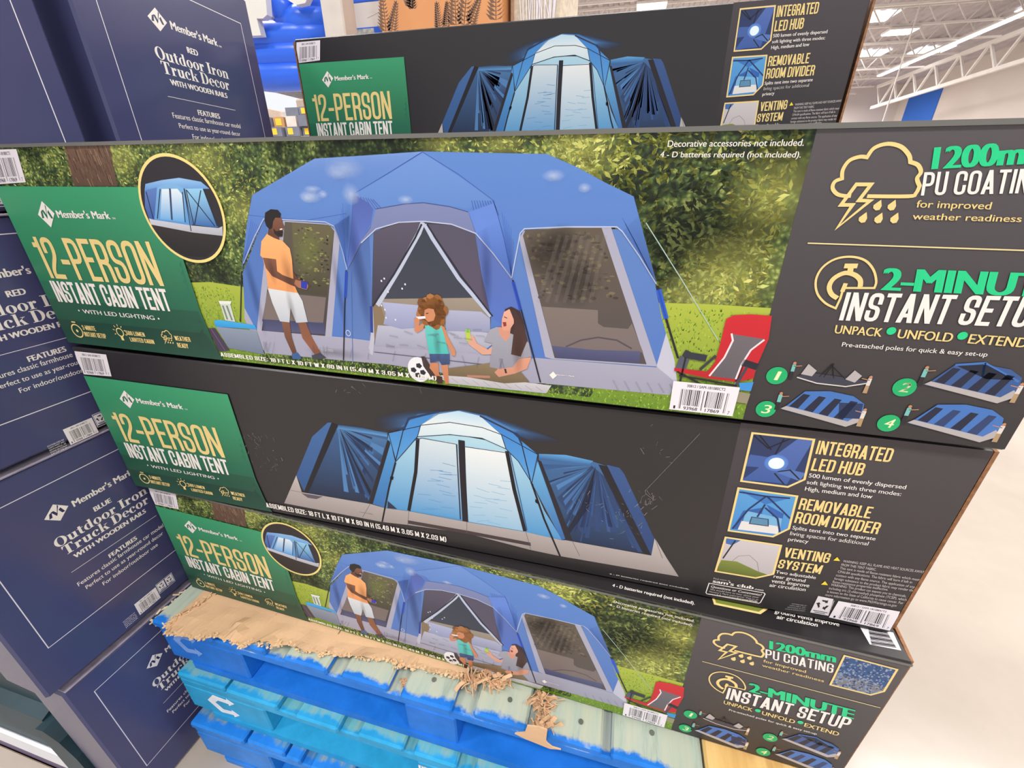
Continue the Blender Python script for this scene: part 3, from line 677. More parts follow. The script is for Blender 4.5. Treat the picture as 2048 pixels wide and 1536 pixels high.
# ------------------------------------------------------------------ artwork shared by the cartons: green label
def label_art(h):
    e1 = At(2, 'L'); rnd = random.Random(4)
    TR = e1(1045, 345); RC = e1(1250, 965); BC = e1(1195, 1060)
    top = (e1(120, 222)[1] + TR[1]) / 2
    P = [(.0015, .0015), (BC[0], .0015), (RC[0], RC[1]), (TR[0], top), (.0015, top)]
    a = Art((.001, .33, .001, BOXH)); a.n = 136
    a.poly(P, C(62, 160, 112), C(36, 82, 64), ((0, top), (0, top * .38)))
    w = TR[0]
    for (x0, x1, yb, h0, h1, n, col) in ((.005, w, top * .42, .035, .075, 17, C(40, 112, 84)), (.0, w, top * .30, .05, .085, 13, C(33, 88, 66)), (0, w + .01, top * .16, .06, .10, 12, C(28, 68, 54))):
        pines(a, x0, x1, yb, h0, h1, n, col, rnd, (.0015, w * .985, .0015, top))
        a.poly([(.0015, .0015), (w + .02 * (1 - yb / top), .0015), (w - .002, yb + .004), (.0015, yb + .004)], col, C(34, 78, 62))
    return a, top
def label_text():
    g = At(3, 'G'); a = Art((.001, .33, .001, BOXH)); a.n = 172
    logo(a, g(272, 440), g(354, 520), g(333, 610), g(249, 528), WHT, C(40, 110, 82))
    up_text(a, heavy("Member's Mark", 0.0, .06), g(358, 500), g(716, 556), WHT)
    up_text(a, bfont("TM", .02), g(722, 545), g(746, 557), WHT)
    up_text(a, cfont('12-PERSON', .115, .06), g(190, 668), g(1058, 985), GOLD)
    up_text(a, cfont('INSTANT CABIN TENT', .14, .05), g(318, 950), g(1110, 1148), WHT)
    up_text(a, bfont('WITH LED LIGHTING', .008), g(529, 1134), g(998, 1202), WHT)
    for q_ in (g(510, 1142), g(1020, 1193)): a.disc(q_, .0015, .0015, WHT, 8)
    for s_, p0, p1 in (('2-MINUTE', (525, 1235), (622, 1274)), ('INSTANT SETUP', (538, 1277), (690, 1322)), ('500 LUMEN', (806, 1270), (936, 1310)), ('LIGHTED CABIN', (832, 1312), (997, 1356)), ('WEATHER', (1117, 1302), (1228, 1342)), ('READY', (1135, 1347), (1215, 1384))):
        up_text(a, cfont(s_, .15, .06), g(*p0), g(*p1), GOLD)
    c = g(500, 1272); a.ring(c, .0105, .0105, .002, GOLD, 20); a.disc(c, .0025, .0025, GOLD, 8); a.line([(c[0] - .004, c[1] + .0145), (c[0] + .004, c[1] + .0145)], .002, GOLD)
    c = g(775, 1285); a.ring((c[0], c[1] + .001), .0065, .0065, .0017, GOLD, 16); a.line([(c[0], c[1] - .006), (c[0], c[1] - .012)], .005, GOLD)
    for k in range(7): t_ = math.pi * (k / 6 * 1.2 - .1); a.line([(c[0] + .0095 * math.cos(t_), c[1] + .001 + .0095 * math.sin(t_)), (c[0] + .013 * math.cos(t_), c[1] + .001 + .013 * math.sin(t_))], .0012, GOLD, up=False)
    c = g(1068, 1312); cloud(a, lambda x, y: (c[0] + x * .0105, c[1] + y * .0105), .0012)
    return a
CLOUD = [(-.35, -.12), (-.75, -.12), (-.98, .08), (-.95, .38), (-.7, .5), (-.62, .8), (-.4, 1.05), (-.08, 1.1), (.12, 1.08), (.38, 1.32), (.78, 1.36), (1.12, 1.12), (1.2, .8), (1.45, .68), (1.5, .38), (1.36, .22), (1.42, .02), (1.2, -.12), (.12, -.12)]
BOLT = [(-.25, .22), (.12, .22), (-.16, -.3), (.12, -.28), (-.7, -1.15), (-.28, -.42), (-.58, -.42)]
def cloud(a, F, w):
    a.line([F(x * .75, y * .75) for x, y in arcs(CLOUD, (4, 8, 12, 15))], w, GOLD); a.line([F(x * .9, y * .9) for x, y in BOLT], w, GOLD, True)
    for x, y in ((.35, -.4), (.8, -.4), (.05, -.78), (.45, -.8), (.9, -.8)): drop(a, F, x, y)
def drop(a, F, x, y, s=.12):
    a.poly([F(x + s * 1.1, y + s * 1.8), F(x + s, y), F(x + s * .5, y - s * .8), F(x - s * .3, y - s), F(x - s, y - s * .3), F(x - s * .6, y + s * .5)], GOLD, up=False)

def barcode(a, Q, digits=True, sku=True):
    """Q = four corners TL TR BR BL"""
    def F(u, v_): 
        t = tuple(Q[0][k] + (Q[1][k] - Q[0][k]) * u for k in (0, 1)); b_ = tuple(Q[3][k] + (Q[2][k] - Q[3][k]) * u for k in (0, 1))
        return tuple(t[k] + (b_[k] - t[k]) * v_ for k in (0, 1))
    a.poly([F(0, 0), F(1, 0), F(1, 1), F(0, 1)], C(240, 234, 240)); r = random.Random(8); INK = C(34, 30, 36)
    for (u0, u1, v1) in ((.14, .17, .93), (.19, .46, .8), (.49, .51, .93), (.54, .81, .8), (.84, .87, .93)):
        u = u0
        while u < u1:
            w_ = r.choice([.006, .006, .011, .017]); a.poly([F(u, .24), F(min(u1, u + w_), .24), F(min(u1, u + w_), v1), F(u, v1)], INK, up=False); u += w_ + r.choice([.006, .01, .014])
    a.n += 1
    def tx(s_, u0, u1, v0, v1): it_text(a, bfont(s_, .01), F(u0, v1), F(u1, v1), F(u0, v0), INK, False)
    tx('30812 / SAM-181080CT2', .22, .8, .07, .16); tx('1', .06, .09, .84, .95); tx('93968', .22, .44, .84, .95); tx('17869', .56, .78, .84, .95); tx('7', .91, .94, .84, .95)
    a.n += 1

# ------------------------------------------------------------------ artwork: daytime picture side
BASE_A = C(42, 39, 42)
def leaves(a, n, region, rnd):
    """loose leaf shapes over the printed hedge; region gives (density, brightness) at u, w"""
    k = 0; tries = 0
    while k < n and tries < n * 6:
        tries += 1; u = rnd.uniform(0, 1.0); w = rnd.uniform(.06, BOXH)
        dn, br, sz = region(u, w)
        if rnd.random() > dn: continue
        s_ = sz * rnd.uniform(.5, 1.3); t = rnd.uniform(0, 2 * math.pi); c, s2 = math.cos(t) * s_, math.sin(t) * s_ * .8
        v_ = max(0, min(1, br + rnd.gauss(0, .27))); j = rnd.uniform(-12, 12)
        col = C(max(0, 34 + 190 * v_ + j), 44 + 184 * v_ + j * .4, max(0, 24 + 112 * v_ * v_ + j * .5))
        P = [(u - c, w - s2), (u + s2 * .35, w - c * .35), (u + c, w + s2), (u - s2 * .35, w + c * .35)]
        if all(a.box[0] < p[0] < a.box[1] and a.box[2] < p[1] < a.box[3] for p in P): a.poly(P, col, up=False); k += 1
    a.n += 1
def blades(a, n, reg, rnd):
    for k in range(n):
        u = rnd.uniform(reg[0], reg[1]); w = rnd.uniform(reg[2], reg[3]); h = rnd.uniform(.0015, .004); v_ = rnd.random()
        a.poly([(u - .0008, w), (u + .0008, w), (u + rnd.uniform(-.002, .002), w + h)], C(70 + 110 * v_, 110 + 100 * v_, 30 + 40 * v_), up=False)
    a.n += 1
def picture_art():
    A = At(3, 'A'); B = At(3, 'B'); G = At(3, 'G'); F = At(3)
    pb = F(1638, 243); pe = F(1487, 833)                       # slanted right edge of the picture
    sl = lambda w: pe[0] + (pb[0] - pe[0]) * (w - pe[1]) / (pb[1] - pe[1])
    bgp = Art(); bgp.n = 1
    bgp.poly([(.0015, .0015), (sl(.0015), .0015), (sl(BOXH), BOXH - .0005), (.0015, BOXH - .0005)], C(60, 80, 45))
    a = Art(); a.n = 3; rnd = random.Random(21)
    spots = [(F(115, 320), .03, .35), (F(235, 300), .03, .45), (F(400, 320), .05, .35), (F(490, 420), .05, .3), (F(660, 285), .07, -.35), (F(760, 280), .05, -.3), (F(880, 270), .05, .15),
             (F(1000, 280), .05, .25), (F(1180, 290), .05, .5), (F(1290, 330), .05, .1), (F(1400, 430), .07, -.3), (F(1330, 480), .05, -.25), (F(1560, 370), .045, .45), (F(1500, 310), .04, .05), (F(1450, 530), .05, .4),
             (F(1400, 570), .05, .2), (F(60, 290), .03, -.3), (F(430, 520), .04, -.3), (F(150, 360), .02, -.2), (F(1350, 575), .03, -.1), (F(1560, 560), .03, .1)]
    def region(u, w):
        br = .24 + .13 * math.sin(u * 61 + math.sin(w * 70) * 2) * math.sin(w * 83 + u * 29); dn = .55
        for c, r_, d_ in spots:
            g_ = math.exp(-((u - c[0]) ** 2 + (w - c[1]) ** 2) / (r_ * r_)); br += d_ * g_; dn += .5 * d_ * g_
        return max(.15, dn), br, (.0048 if u > .80 and w > .13 else .0027)
    leaves(a, 15000, region, rnd); a.n = 13
    # broad sun and shade of the hedge
    sf = Art(); sf.n = 3.4
    for (x, y, r_, cc) in ((670, 285, .06, 0), (790, 280, .05, 0), (1400, 440, .07, 0), (1330, 500, .05, 0), (430, 530, .035, 0), (60, 300, .03, 0), (1480, 470, .05, 0), (1250, 380, .03, 0), (560, 290, .03, 0), (1590, 300, .04, 0),
                           (235, 305, .035, 1), (400, 320, .05, 1), (490, 420, .04, 1), (1160, 285, .05, 1), (1560, 380, .05, 1), (1470, 545, .06, 1), (1000, 275, .03, 1), (880, 268, .03, 1), (1380, 590, .04, 1), (150, 330, .02, 1)):
        c0 = C(20, 30, 16, .50) if cc == 0 else C(220, 220, 120, .26); sf.disc(F(x, y), r_, r_ * .8, c0, 16, c0[:3] + (0.0,), up=False); sf.n += .42
    # grass
    gy = F(430, 566)[1]; gy2 = F(1400, 607)[1]
    GA, GB = C(176, 190, 70), C(104, 140, 44)
    a.poly([(F(360, 560)[0], gy), F(420, 560), F(500, 572), F(520, 720), F(1180, 790), F(1305, 600), F(1420, 603), F(1565, 612), (sl(.0015), .0015), (.25, .0015), F(400, 700)], GA, GB)
    blades(a, 1200, (.2, .36, .03, gy - .004), rnd); blades(a, 2400, (.2, sl(.03), .001, .035), rnd); blades(a, 1300, (.82, sl(.08), .03, gy2 - .004), rnd)
    # trunk
    a.poly([G(398, 62), G(690, 45), G(745, 345), G(472, 345)], C(118, 92, 72), C(96, 74, 58))
    for k in range(90):
        t = rnd.random(); h = rnd.random() * .85; p = G(400 + 290 * t + 60 * h, 62 + 280 * h); a.line([p, (p[0] + rnd.uniform(-.001, .002), p[1] - rnd.uniform(.004, .014))], rnd.uniform(.0006, .0016), rnd.choice([C(78, 58, 46), C(150, 122, 96), C(88, 66, 52)]), up=False)
    a.n += 1
    px = lambda f, *p: [f(*q_) for q_ in p]
    # tent walls
    WALLB = C(98, 134, 196); WALLD = C(72, 104, 176); GREY = C(172, 172, 192); GREYD = C(134, 134, 156)
    a.poly(px(A, (190, 490), (110, 700), (70, 800), (80, 1000), (140, 1135), (650, 1170), (820, 1190), (1700, 1290)) + px(B, (190, 1200), (830, 1245), (882, 1065), (860, 990), (820, 780), (740, 640), (640, 510)) + px(A, (1650, 540), (1250, 480), (800, 430)), WALLB, C(84, 122, 196))
    a.poly(px(A, (190, 490), (110, 700), (70, 800), (80, 1000), (150, 1130), (200, 700), (210, 560)), C(84, 120, 188))
    a.poly(px(A, (700, 520), (790, 560), (810, 1000), (800, 1180), (665, 1165), (660, 790)), C(78, 108, 172), C(94, 126, 188))
    a.poly(px(A, (1395, 575), (1500, 690), (1605, 835), (1690, 1180), (1600, 1130), (1480, 1050)), C(92, 112, 178), C(84, 118, 200))
    # skirt
    a.poly(px(A, (80, 1000), (80, 1060), (100, 1110), (200, 1258), (640, 1300), (900, 1322), (1340, 1390), (1700, 1430)) + px(B, (220, 1330), (900, 1392), (940, 1320), (925, 1200), (882, 1062), (830, 1245), (190, 1195)) + px(A, (1700, 1290), (820, 1190), (650, 1168), (150, 1132)), C(176, 176, 196), C(160, 160, 180))
    a.poly(px(B, (882, 1062), (830, 1240), (940, 1330), (925, 1200)), C(196, 196, 214))
    # left window
    a.poly(px(A, (300, 500), (560, 520), (600, 560), (622, 615), (578, 1165), (150, 1132), (190, 760), (215, 640)), GREY)
    a.poly(px(A, (310, 508), (560, 525), (592, 560), (540, 1160), (178, 1130), (212, 880), (300, 620)), C(92, 84, 72), C(70, 64, 66))
    a.poly(px(A, (350, 515), (570, 530), (588, 560), (548, 930), (380, 915), (360, 700)), C(104, 98, 72), C(72, 68, 54), up=True)
    for k in range(120):
        p = A(rnd.uniform(370, 560), rnd.uniform(540, 880)); a.disc(p, rnd.uniform(.0008, .003), rnd.uniform(.0006, .0016), rnd.choice([C(150, 146, 84), C(112, 106, 76), C(60, 56, 48)]), 6, up=False)
    a.n += 1
    a.poly(px(A, (212, 905), (545, 940), (528, 1090), (180, 1075)), C(122, 110, 106)); a.poly(px(A, (182, 1065), (535, 1085), (540, 1150), (190, 1130)), C(66, 70, 104), C(84, 88, 124))
    # doorway
    a.poly(px(A, (815, 570), (890, 530), (960, 512), (1100, 506), (1260, 520), (1395, 578), (1430, 880), (1485, 1050), (1480, 1130), (1430, 1240), (820, 1215), (805, 1000)), C(58, 64, 76), C(66, 70, 84))
    a.poly(px(A, (850, 948), (1440, 940), (1480, 1040), (1480, 1120), (840, 1110), (810, 1000)), C(160, 148, 132), C(132, 122, 112))
    a.poly(px(A, (810, 990), (850, 965), (890, 1090), (845, 1120), (825, 1190)), C(136, 118, 92))
    a.poly(px(A, (840, 1098), (1480, 1140), (1500, 1200), (1420, 1260), (820, 1215)), C(186, 188, 206), C(160, 162, 182))
    a.poly(px(A, (862, 965), (1085, 985), (1080, 1112), (975, 1120), (872, 1092), (885, 1030)), C(176, 182, 214), C(148, 154, 190))
    a.poly(px(A, (1225, 1010), (1430, 1020), (1480, 1060), (1480, 1138), (1228, 1130)), C(176, 180, 206), C(148, 152, 184))
    a.poly(px(A, (815, 565), (960, 515), (1098, 508), (1060, 600), (960, 790), (812, 985)), C(92, 86, 104), C(60, 58, 74))
    a.poly(px(A, (1110, 520), (1260, 522), (1395, 578), (1430, 800), (1485, 1050), (1320, 830), (1160, 600)), C(86, 82, 100), C(92, 82, 104))
    a.line(px(A, (1098, 508), (1075, 570), (960, 780), (838, 985)), .0055, C(190, 198, 218), up=True); a.line(px(A, (1090, 520), (1052, 600), (930, 810), (808, 995)), .0022, C(40, 42, 56), up=False)
    a.line(px(A, (1108, 522), (1150, 600), (1300, 830), (1484, 1046)), .0045, C(186, 196, 220)); a.line(px(A, (1120, 520), (1170, 600), (1320, 822), (1494, 1046)), .002, C(40, 42, 56), up=False)
    for k in range(9): p = A(rnd.uniform(850, 1000), rnd.uniform(820, 1070)); a.disc(p, .0012, .0014, C(226, 226, 236), 6, up=False)
    a.poly(px(A, (800, 995), (812, 990), (822, 1180), (812, 1270), (785, 1255), (800, 1150)), C(190, 190, 206)); a.line(px(A, (803, 990), (806, 1140)), .004, C(50, 70, 150), up=False)
    # right window
    a.poly(px(B, (102, 560), (125, 520), (300, 500), (590, 500), (835, 1240), (275, 1200), (240, 1190)), GREY)
    a.poly(px(B, (122, 545), (135, 515), (350, 503), (540, 503), (778, 1228), (290, 1195)), C(98, 88, 76), C(86, 78, 80))
    for k in range(200):
        yy = rnd.uniform(530, 880); p = B(rnd.uniform(140 + (yy - 520) * .2, 520 + (yy - 520) * .33), yy); a.disc(p, rnd.uniform(.001, .004), rnd.uniform(.0006, .0022), rnd.choice([C(122, 112, 84), C(84, 76, 66), C(70, 62, 56), C(106, 98, 78)]), 6, up=False)
    a.n += 1
    a.poly(px(B, (222, 922), (520, 940), (520, 1010), (550, 1030), (680, 1040), (700, 1010), (760, 1165), (278, 1140)), C(128, 116, 110), C(120, 108, 108))
    a.line(px(B, (350, 1135), (430, 1100), (520, 1085), (620, 1100), (700, 1145)), .0018, C(84, 76, 84)); a.poly(px(B, (275, 1130), (500, 1152), (745, 1158), (740, 1222), (300, 1196)), C(88, 92, 128), C(70, 74, 108))
    # roof
    RB, RL = C(96, 138, 208), C(126, 168, 238)
    roof = px(A, (125, 355), (480, 147), (760, 130), (1095, 105), (1460, 112), (1790, 118)) + px(B, (245, 108), (410, 180), (560, 262), (710, 335), (745, 470), (790, 640), (832, 802), (740, 650), (650, 520), (620, 496), (350, 497), (130, 508), (108, 530), (62, 770)) + \
        px(A, (1605, 832), (1500, 690), (1400, 572), (1355, 450), (1250, 420), (1100, 398), (1000, 404), (830, 434), (810, 520), (740, 620), (700, 720), (665, 782), (640, 680), (612, 590), (590, 530), (540, 508), (300, 495), (190, 492), (140, 590), (75, 745), (65, 780), (95, 520))
    a.poly(roof, RB, C(86, 124, 196))
    # roof panels, catch lights and creases
    a.poly(px(A, (1095, 108), (1500, 380), (1350, 430), (1100, 392), (830, 430), (700, 350)), C(112, 150, 216), C(98, 138, 206))
    a.poly(px(A, (125, 355), (480, 150), (1090, 108), (700, 350), (650, 480), (130, 480)), C(106, 146, 214), C(92, 132, 202))
    DK = C(66, 96, 178)
    a.line(px(A, (1095, 108), (900, 230), (700, 350)), .0008, DK, up=False); a.line(px(A, (1095, 108), (1300, 235), (1500, 385)), .0008, DK, up=False)
    a.line(px(A, (700, 350), (690, 560), (665, 780)), .0009, DK, up=False); a.line(px(A, (1500, 385), (1560, 600), (1605, 830)), .0009, DK, up=False)
    a.line(px(A, (100, 470), (430, 500), (660, 460)), .0006, DK, up=False)
    for k in range(9): x = 712 + k * 14; a.line(px(A, (x - 12, 355 + k * 3), (x + 6 + k * 5, 440)), .0011, C(78, 100, 176), up=False)
    for k in range(9): x = 1380 + k * 15; a.line(px(A, (x - 5, 385), (x + 14 + k * 2, 470)), .0010, C(74, 100, 182), up=False)
    a.n += 1
    a.poly(px(A, (700, 350), (790, 400), (815, 435), (800, 520), (740, 620), (690, 730), (668, 775), (690, 560)), C(82, 100, 172), C(96, 124, 206))
    a.poly(px(A, (1360, 450), (1500, 400), (1530, 500), (1560, 620), (1600, 820), (1500, 688), (1400, 572)), C(104, 138, 216), C(100, 140, 226))
    for k in range(5): a.line(px(A, (640 - k * 6, 400 + k * 30), (662, 770)), .0006, C(74, 112, 200), up=False); a.line(px(B, (10 + k * 12, 420 + k * 20), (62, 765)), .0006, C(74, 112, 200), up=False)
    for k in range(6): a.line(px(B, (650 + k * 14, 450 + k * 26), (828, 795)), .0006, C(78, 114, 198), up=False); a.line(px(A, (120 + k * 10, 500 + k * 8), (72, 760)), .0006, C(74, 110, 196), up=False)
    a.n += 1
    # grey visor over the door
    a.poly(px(A, (830, 434), (1000, 404), (1100, 398), (1250, 420), (1355, 450), (1398, 572), (1260, 520), (1100, 504), (960, 510), (830, 548), (745, 628), (700, 720), (668, 778), (740, 620), (800, 540)), C(128, 138, 182), C(108, 118, 164))
    a.line(px(A, (745, 628), (830, 548), (960, 510), (1100, 504), (1260, 520), (1398, 572), (1500, 690), (1603, 828)), .0012, C(190, 200, 226), up=False); a.line(px(A, (830, 434), (1000, 404), (1100, 398), (1250, 420), (1355, 450)), .0009, C(66, 84, 140), up=False)
    a.line(px(A, (75, 745), (140, 590), (190, 492), (300, 495), (540, 508), (590, 532), (612, 590), (640, 680), (665, 780)), .0012, C(176, 190, 226), up=False)
    a.line(px(B, (62, 770), (108, 532), (130, 508), (350, 497), (620, 497), (650, 522), (740, 652), (830, 800)), .0012, C(186, 198, 230), up=False)
    # poles and guy line
    BK = C(38, 36, 44)
    a.line(px(A, (660, 785), (652, 1000), (645, 1298)), .0018, BK, up=False); a.line(px(B, (68, 780), (130, 1000), (215, 1325)), .0018, BK, up=False); a.line(px(B, (835, 810), (880, 980), (945, 1195)), .0022, BK, up=False); a.line(px(A, (65, 790), (58, 1080)), .0018, BK, up=False)
    a.line(px(A, (662, 790), (655, 940)), .0036, C(40, 80, 196), up=False); a.line(px(B, (70, 790), (110, 940)), .0036, C(40, 80, 196), up=False); a.line(px(B, (842, 830), (882, 985)), .0048, C(44, 96, 216), up=False)
    a.line(px(B, (775, 475), (960, 770), (1158, 1100)), .0009, C(176, 200, 190), up=False); a.line(px(A, (688, 790), (698, 1310)), .0007, C(80, 120, 200), up=False)
    a.line(px(A, (820, 1250), (1480, 1325)), .0009, C(90, 90, 104), up=False); a.n += 1
    a.ring(A(672, 1143), .0032, .0038, .0008, C(220, 226, 240), 14); up_text(a, bfont('LIGHTED', .02), A(520, 1232), A(588, 1252), C(228, 228, 238), up=False); a.ring(A(495, 1235), .0026, .0032, .0006, C(228, 228, 238), 12)
    p = B(282, 1287); a.poly([(p[0] - .0045, p[1]), (p[0], p[1] + .005), (p[0] + .0045, p[1]), (p[0], p[1] - .005)], WHT, up=False); up_text(a, bfont("Member's Mark", .02), B(300, 1280), B(395, 1296), WHT)
    # cooler, lantern, folded bag
    a.poly(px(G, (1330, 1255), (1375, 1255), (1470, 1400), (1400, 1405)), C(70, 58, 84)); a.line(px(G, (1350, 1260), (1440, 1400)), .0012, C(120, 96, 120), up=False)
    a.poly(px(G, (1380, 1245), (1640, 1272), (1692, 1425), (1462, 1382)), C(140, 152, 172), C(112, 124, 146)); a.poly(px(G, (1368, 1208), (1400, 1202), (1630, 1235), (1642, 1262), (1380, 1246)), C(70, 176, 232), C(44, 150, 222))
    a.poly(px(G, (1405, 1088), (1470, 1090), (1505, 1215), (1440, 1205)), C(206, 214, 206)); a.line(px(G, (1425, 1110), (1455, 1200)), .003, C(120, 136, 122), up=False); a.line(px(G, (1450, 1110), (1485, 1205)), .003, C(120, 136, 122), up=False); a.poly(px(G, (1398, 1080), (1480, 1082), (1476, 1100), (1405, 1100)), C(232, 236, 230))
    # standing man
    SK, SKD = C(132, 88, 68), C(98, 62, 48)
    a.poly(px(A, (290, 1070), (338, 1078), (352, 1170), (378, 1252), (358, 1268), (312, 1165)), SK, SKD); a.poly(px(A, (385, 1080), (432, 1082), (468, 1172), (518, 1258), (485, 1270), (412, 1172)), SK, C(150, 92, 66))
    a.poly(px(A, (350, 1262), (385, 1254), (406, 1285), (400, 1294), (356, 1290)), C(60, 96, 150)); a.poly(px(A, (464, 1270), (512, 1255), (548, 1284), (520, 1292), (468, 1290)), C(64, 66, 82))
    a.poly(px(A, (214, 886), (385, 912), (412, 960), (442, 1080), (376, 1084), (344, 1000), (338, 1082), (284, 1076), (240, 970)), C(222, 226, 228), C(192, 198, 208))
    a.poly(px(A, (345, 770), (385, 830), (430, 850), (405, 880), (350, 850)), SKD)
    a.poly(px(A, (214, 572), (262, 598), (300, 618), (340, 660), (352, 720), (362, 860), (386, 915), (216, 888), (206, 800), (186, 715), (172, 700), (178, 620)), C(250, 180, 116), C(240, 160, 100))
    a.poly(px(A, (186, 712), (262, 722), (268, 790), (300, 812), (372, 838), (400, 845), (392, 886), (345, 868), (240, 818), (204, 772)), SK, SKD); a.poly(px(A, (372, 838), (440, 856), (447, 876), (436, 896), (390, 884), (365, 862)), C(168, 112, 86))
    a.poly(px(A, (404, 845), (442, 852), (436, 893), (404, 884)), C(44, 60, 176))
    a.poly(px(A, (220, 540), (268, 570), (282, 612), (250, 600), (214, 580)), SKD); a.poly(px(A, (232, 500), (255, 470), (292, 482), (298, 510), (308, 535), (300, 560), (296, 590), (270, 592), (240, 565), (224, 540)), SK, SKD)
    a.poly(px(A, (196, 500), (200, 456), (232, 436), (272, 440), (290, 462), (286, 486), (258, 484), (246, 505), (240, 545), (226, 552), (206, 532)), C(34, 28, 28)); a.poly(px(A, (246, 545), (262, 562), (290, 556), (302, 562), (298, 592), (276, 594), (252, 575)), C(44, 30, 28)); a.line(px(A, (284, 552), (298, 548)), .0014, C(236, 226, 216), up=False)
    # football, seated woman
    a.poly(px(A, (1170, 1385), (1300, 1375), (1830, 1440), (1800, 1485), (1250, 1430)), C(206, 204, 208), C(180, 178, 186))
    for k in range(10): a.line(px(A, (1200 + k * 60, 1392 + k * 6), (1240 + k * 60, 1420 + k * 6)), .0006, C(150, 150, 160), up=False)
    a.disc(A(1075, 1350), .0155, .0175, C(236, 236, 240), 20); 
    for q_ in ((1075, 1328), (1045, 1352), (1098, 1366), (1070, 1382)): a.disc(A(*q_), .0045, .004, C(44, 44, 52), 5, up=False)
    a.poly(px(A, (1088, 1275), (1108, 1275), (1165, 1370), (1180, 1420), (1150, 1400), (1100, 1330)), C(66, 52, 48))
    a.poly(px(A, (1225, 1345), (1480, 1312), (1640, 1345), (1705, 1420), (1560, 1428), (1350, 1392), (1245, 1385)), C(140, 122, 92), C(112, 96, 74)); a.poly(px(A, (1350, 1380), (1480, 1385), (1480, 1398), (1352, 1394)), C(180, 128, 108))
    a.poly(px(A, (1565, 1005), (1600, 990), (1650, 1015), (1672, 1080), (1692, 1190), (1640, 1290), (1590, 1270), (1560, 1180)), C(58, 42, 44), C(74, 50, 46))
    a.poly(px(A, (1478, 1122), (1520, 1105), (1560, 1128), (1640, 1160), (1700, 1195), (1718, 1275), (1642, 1292), (1640, 1345), (1560, 1352), (1478, 1335), (1492, 1200), (1446, 1188)), C(166, 166, 178), C(146, 146, 160))
    a.poly(px(A, (1340, 1160), (1385, 1155), (1405, 1200), (1468, 1235), (1492, 1215), (1486, 1262), (1436, 1264), (1360, 1205)), C(220, 164, 140)); a.poly(px(A, (1340, 1118), (1366, 1122), (1370, 1185), (1344, 1185)), C(188, 206, 84)); a.poly(px(A, (1345, 1118), (1362, 1120), (1362, 1140), (1345, 1138)), C(120, 190, 70), up=False)
    a.poly(px(A, (1642, 1290), (1716, 1278), (1690, 1345), (1620, 1372), (1530, 1392), (1505, 1365), (1525, 1345), (1610, 1335)), C(222, 158, 132), C(206, 144, 118)); a.line(px(A, (1566, 1345), (1572, 1370)), .0024, C(50, 44, 48), up=False)
    a.poly(px(A, (1528, 1105), (1560, 1110), (1600, 1105), (1590, 1165), (1570, 1190), (1535, 1150)), C(214, 150, 126)); a.poly(px(A, (1548, 1060), (1560, 1020), (1590, 1004), (1614, 1028), (1616, 1085), (1588, 1128), (1556, 1128), (1546, 1100)), C(232, 176, 152), C(220, 158, 134)); a.poly(px(A, (1552, 1078), (1572, 1078), (1574, 1100), (1558, 1104)), C(150, 52, 56)); a.line(px(A, (1560, 1048), (1578, 1056)), .0009, C(60, 40, 40), up=False)
    a.poly(px(A, (1590, 1000), (1625, 1010), (1672, 1100), (1694, 1180), (1655, 1275), (1600, 1262), (1612, 1160), (1622, 1080)), C(66, 46, 46), C(84, 56, 50))
    # child
    CS = C(206, 138, 100)
    a.poly(px(A, (1140, 1310), (1185, 1312), (1190, 1372), (1205, 1400), (1185, 1410), (1160, 1370), (1136, 1340)), CS, C(190, 120, 84)); a.poly(px(A, (1198, 1315), (1240, 1312), (1246, 1430), (1226, 1432)), CS, C(194, 124, 88)); a.poly(px(A, (1178, 1385), (1208, 1390), (1210, 1430), (1180, 1430)), C(66, 40, 36)); a.poly(px(A, (1085, 1385), (1085, 1385), (1100, 1390)), CS)
    a.poly(px(A, (1135, 1258), (1250, 1258), (1250, 1320), (1205, 1324), (1192, 1300), (1140, 1310)), C(72, 92, 138), C(56, 74, 116))
    a.poly(px(A, (1195, 1088), (1222, 1110), (1240, 1160), (1284, 1245), (1282, 1272), (1262, 1268), (1256, 1238), (1208, 1160)), CS); a.poly(px(A, (1112, 1080), (1098, 1120), (1066, 1140), (1050, 1126), (1052, 1085), (1048, 1055), (1072, 1048), (1080, 1068), (1076, 1100), (1108, 1076)), CS)
    a.poly(px(A, (1108, 1075), (1130, 1085), (1170, 1080), (1196, 1085), (1222, 1160), (1246, 1260), (1134, 1260), (1116, 1160)), C(104, 204, 196), C(80, 190, 180))
    for k in range(26): t = k * 2.4; r_ = .011 * math.sqrt(k / 26); c_ = A(1152, 1018); a.disc((c_[0] + r_ * 1.5 * math.cos(t), c_[1] + r_ * 1.6 * math.sin(t)), .0062, .0066, rnd.choice([C(150, 96, 50), C(176, 118, 66), C(124, 78, 44)]), 8, up=False)
    a.n += 1
    a.poly(px(A, (1108, 1010), (1130, 1000), (1160, 1005), (1170, 1040), (1160, 1070), (1130, 1078), (1112, 1062), (1106, 1040)), CS); a.line(px(A, (1116, 1030), (1130, 1028)), .001, C(70, 40, 30), up=False); a.poly(px(A, (1058, 1048), (1112, 1044), (1114, 1058), (1075, 1062)), C(236, 230, 240))
    # folding chair
    RD = C(206, 42, 52)
    a.line(px(B, (975, 1165), (1010, 1180), (1095, 1195)), .0075, C(52, 54, 66)); a.poly(px(B, (955, 1180), (1005, 1200), (985, 1255), (930, 1250)), C(84, 88, 104)); a.line(px(B, (985, 1190), (955, 1320)), .002, BK, up=False); a.line(px(B, (1145, 1180), (1060, 1255)), .0028, C(60, 60, 66), up=False)
    a.line(px(B, (940, 1265), (1080, 1340)), .002, BK, up=False); a.line(px(B, (1290, 1215), (1245, 1340)), .003, C(120, 120, 128), up=False)
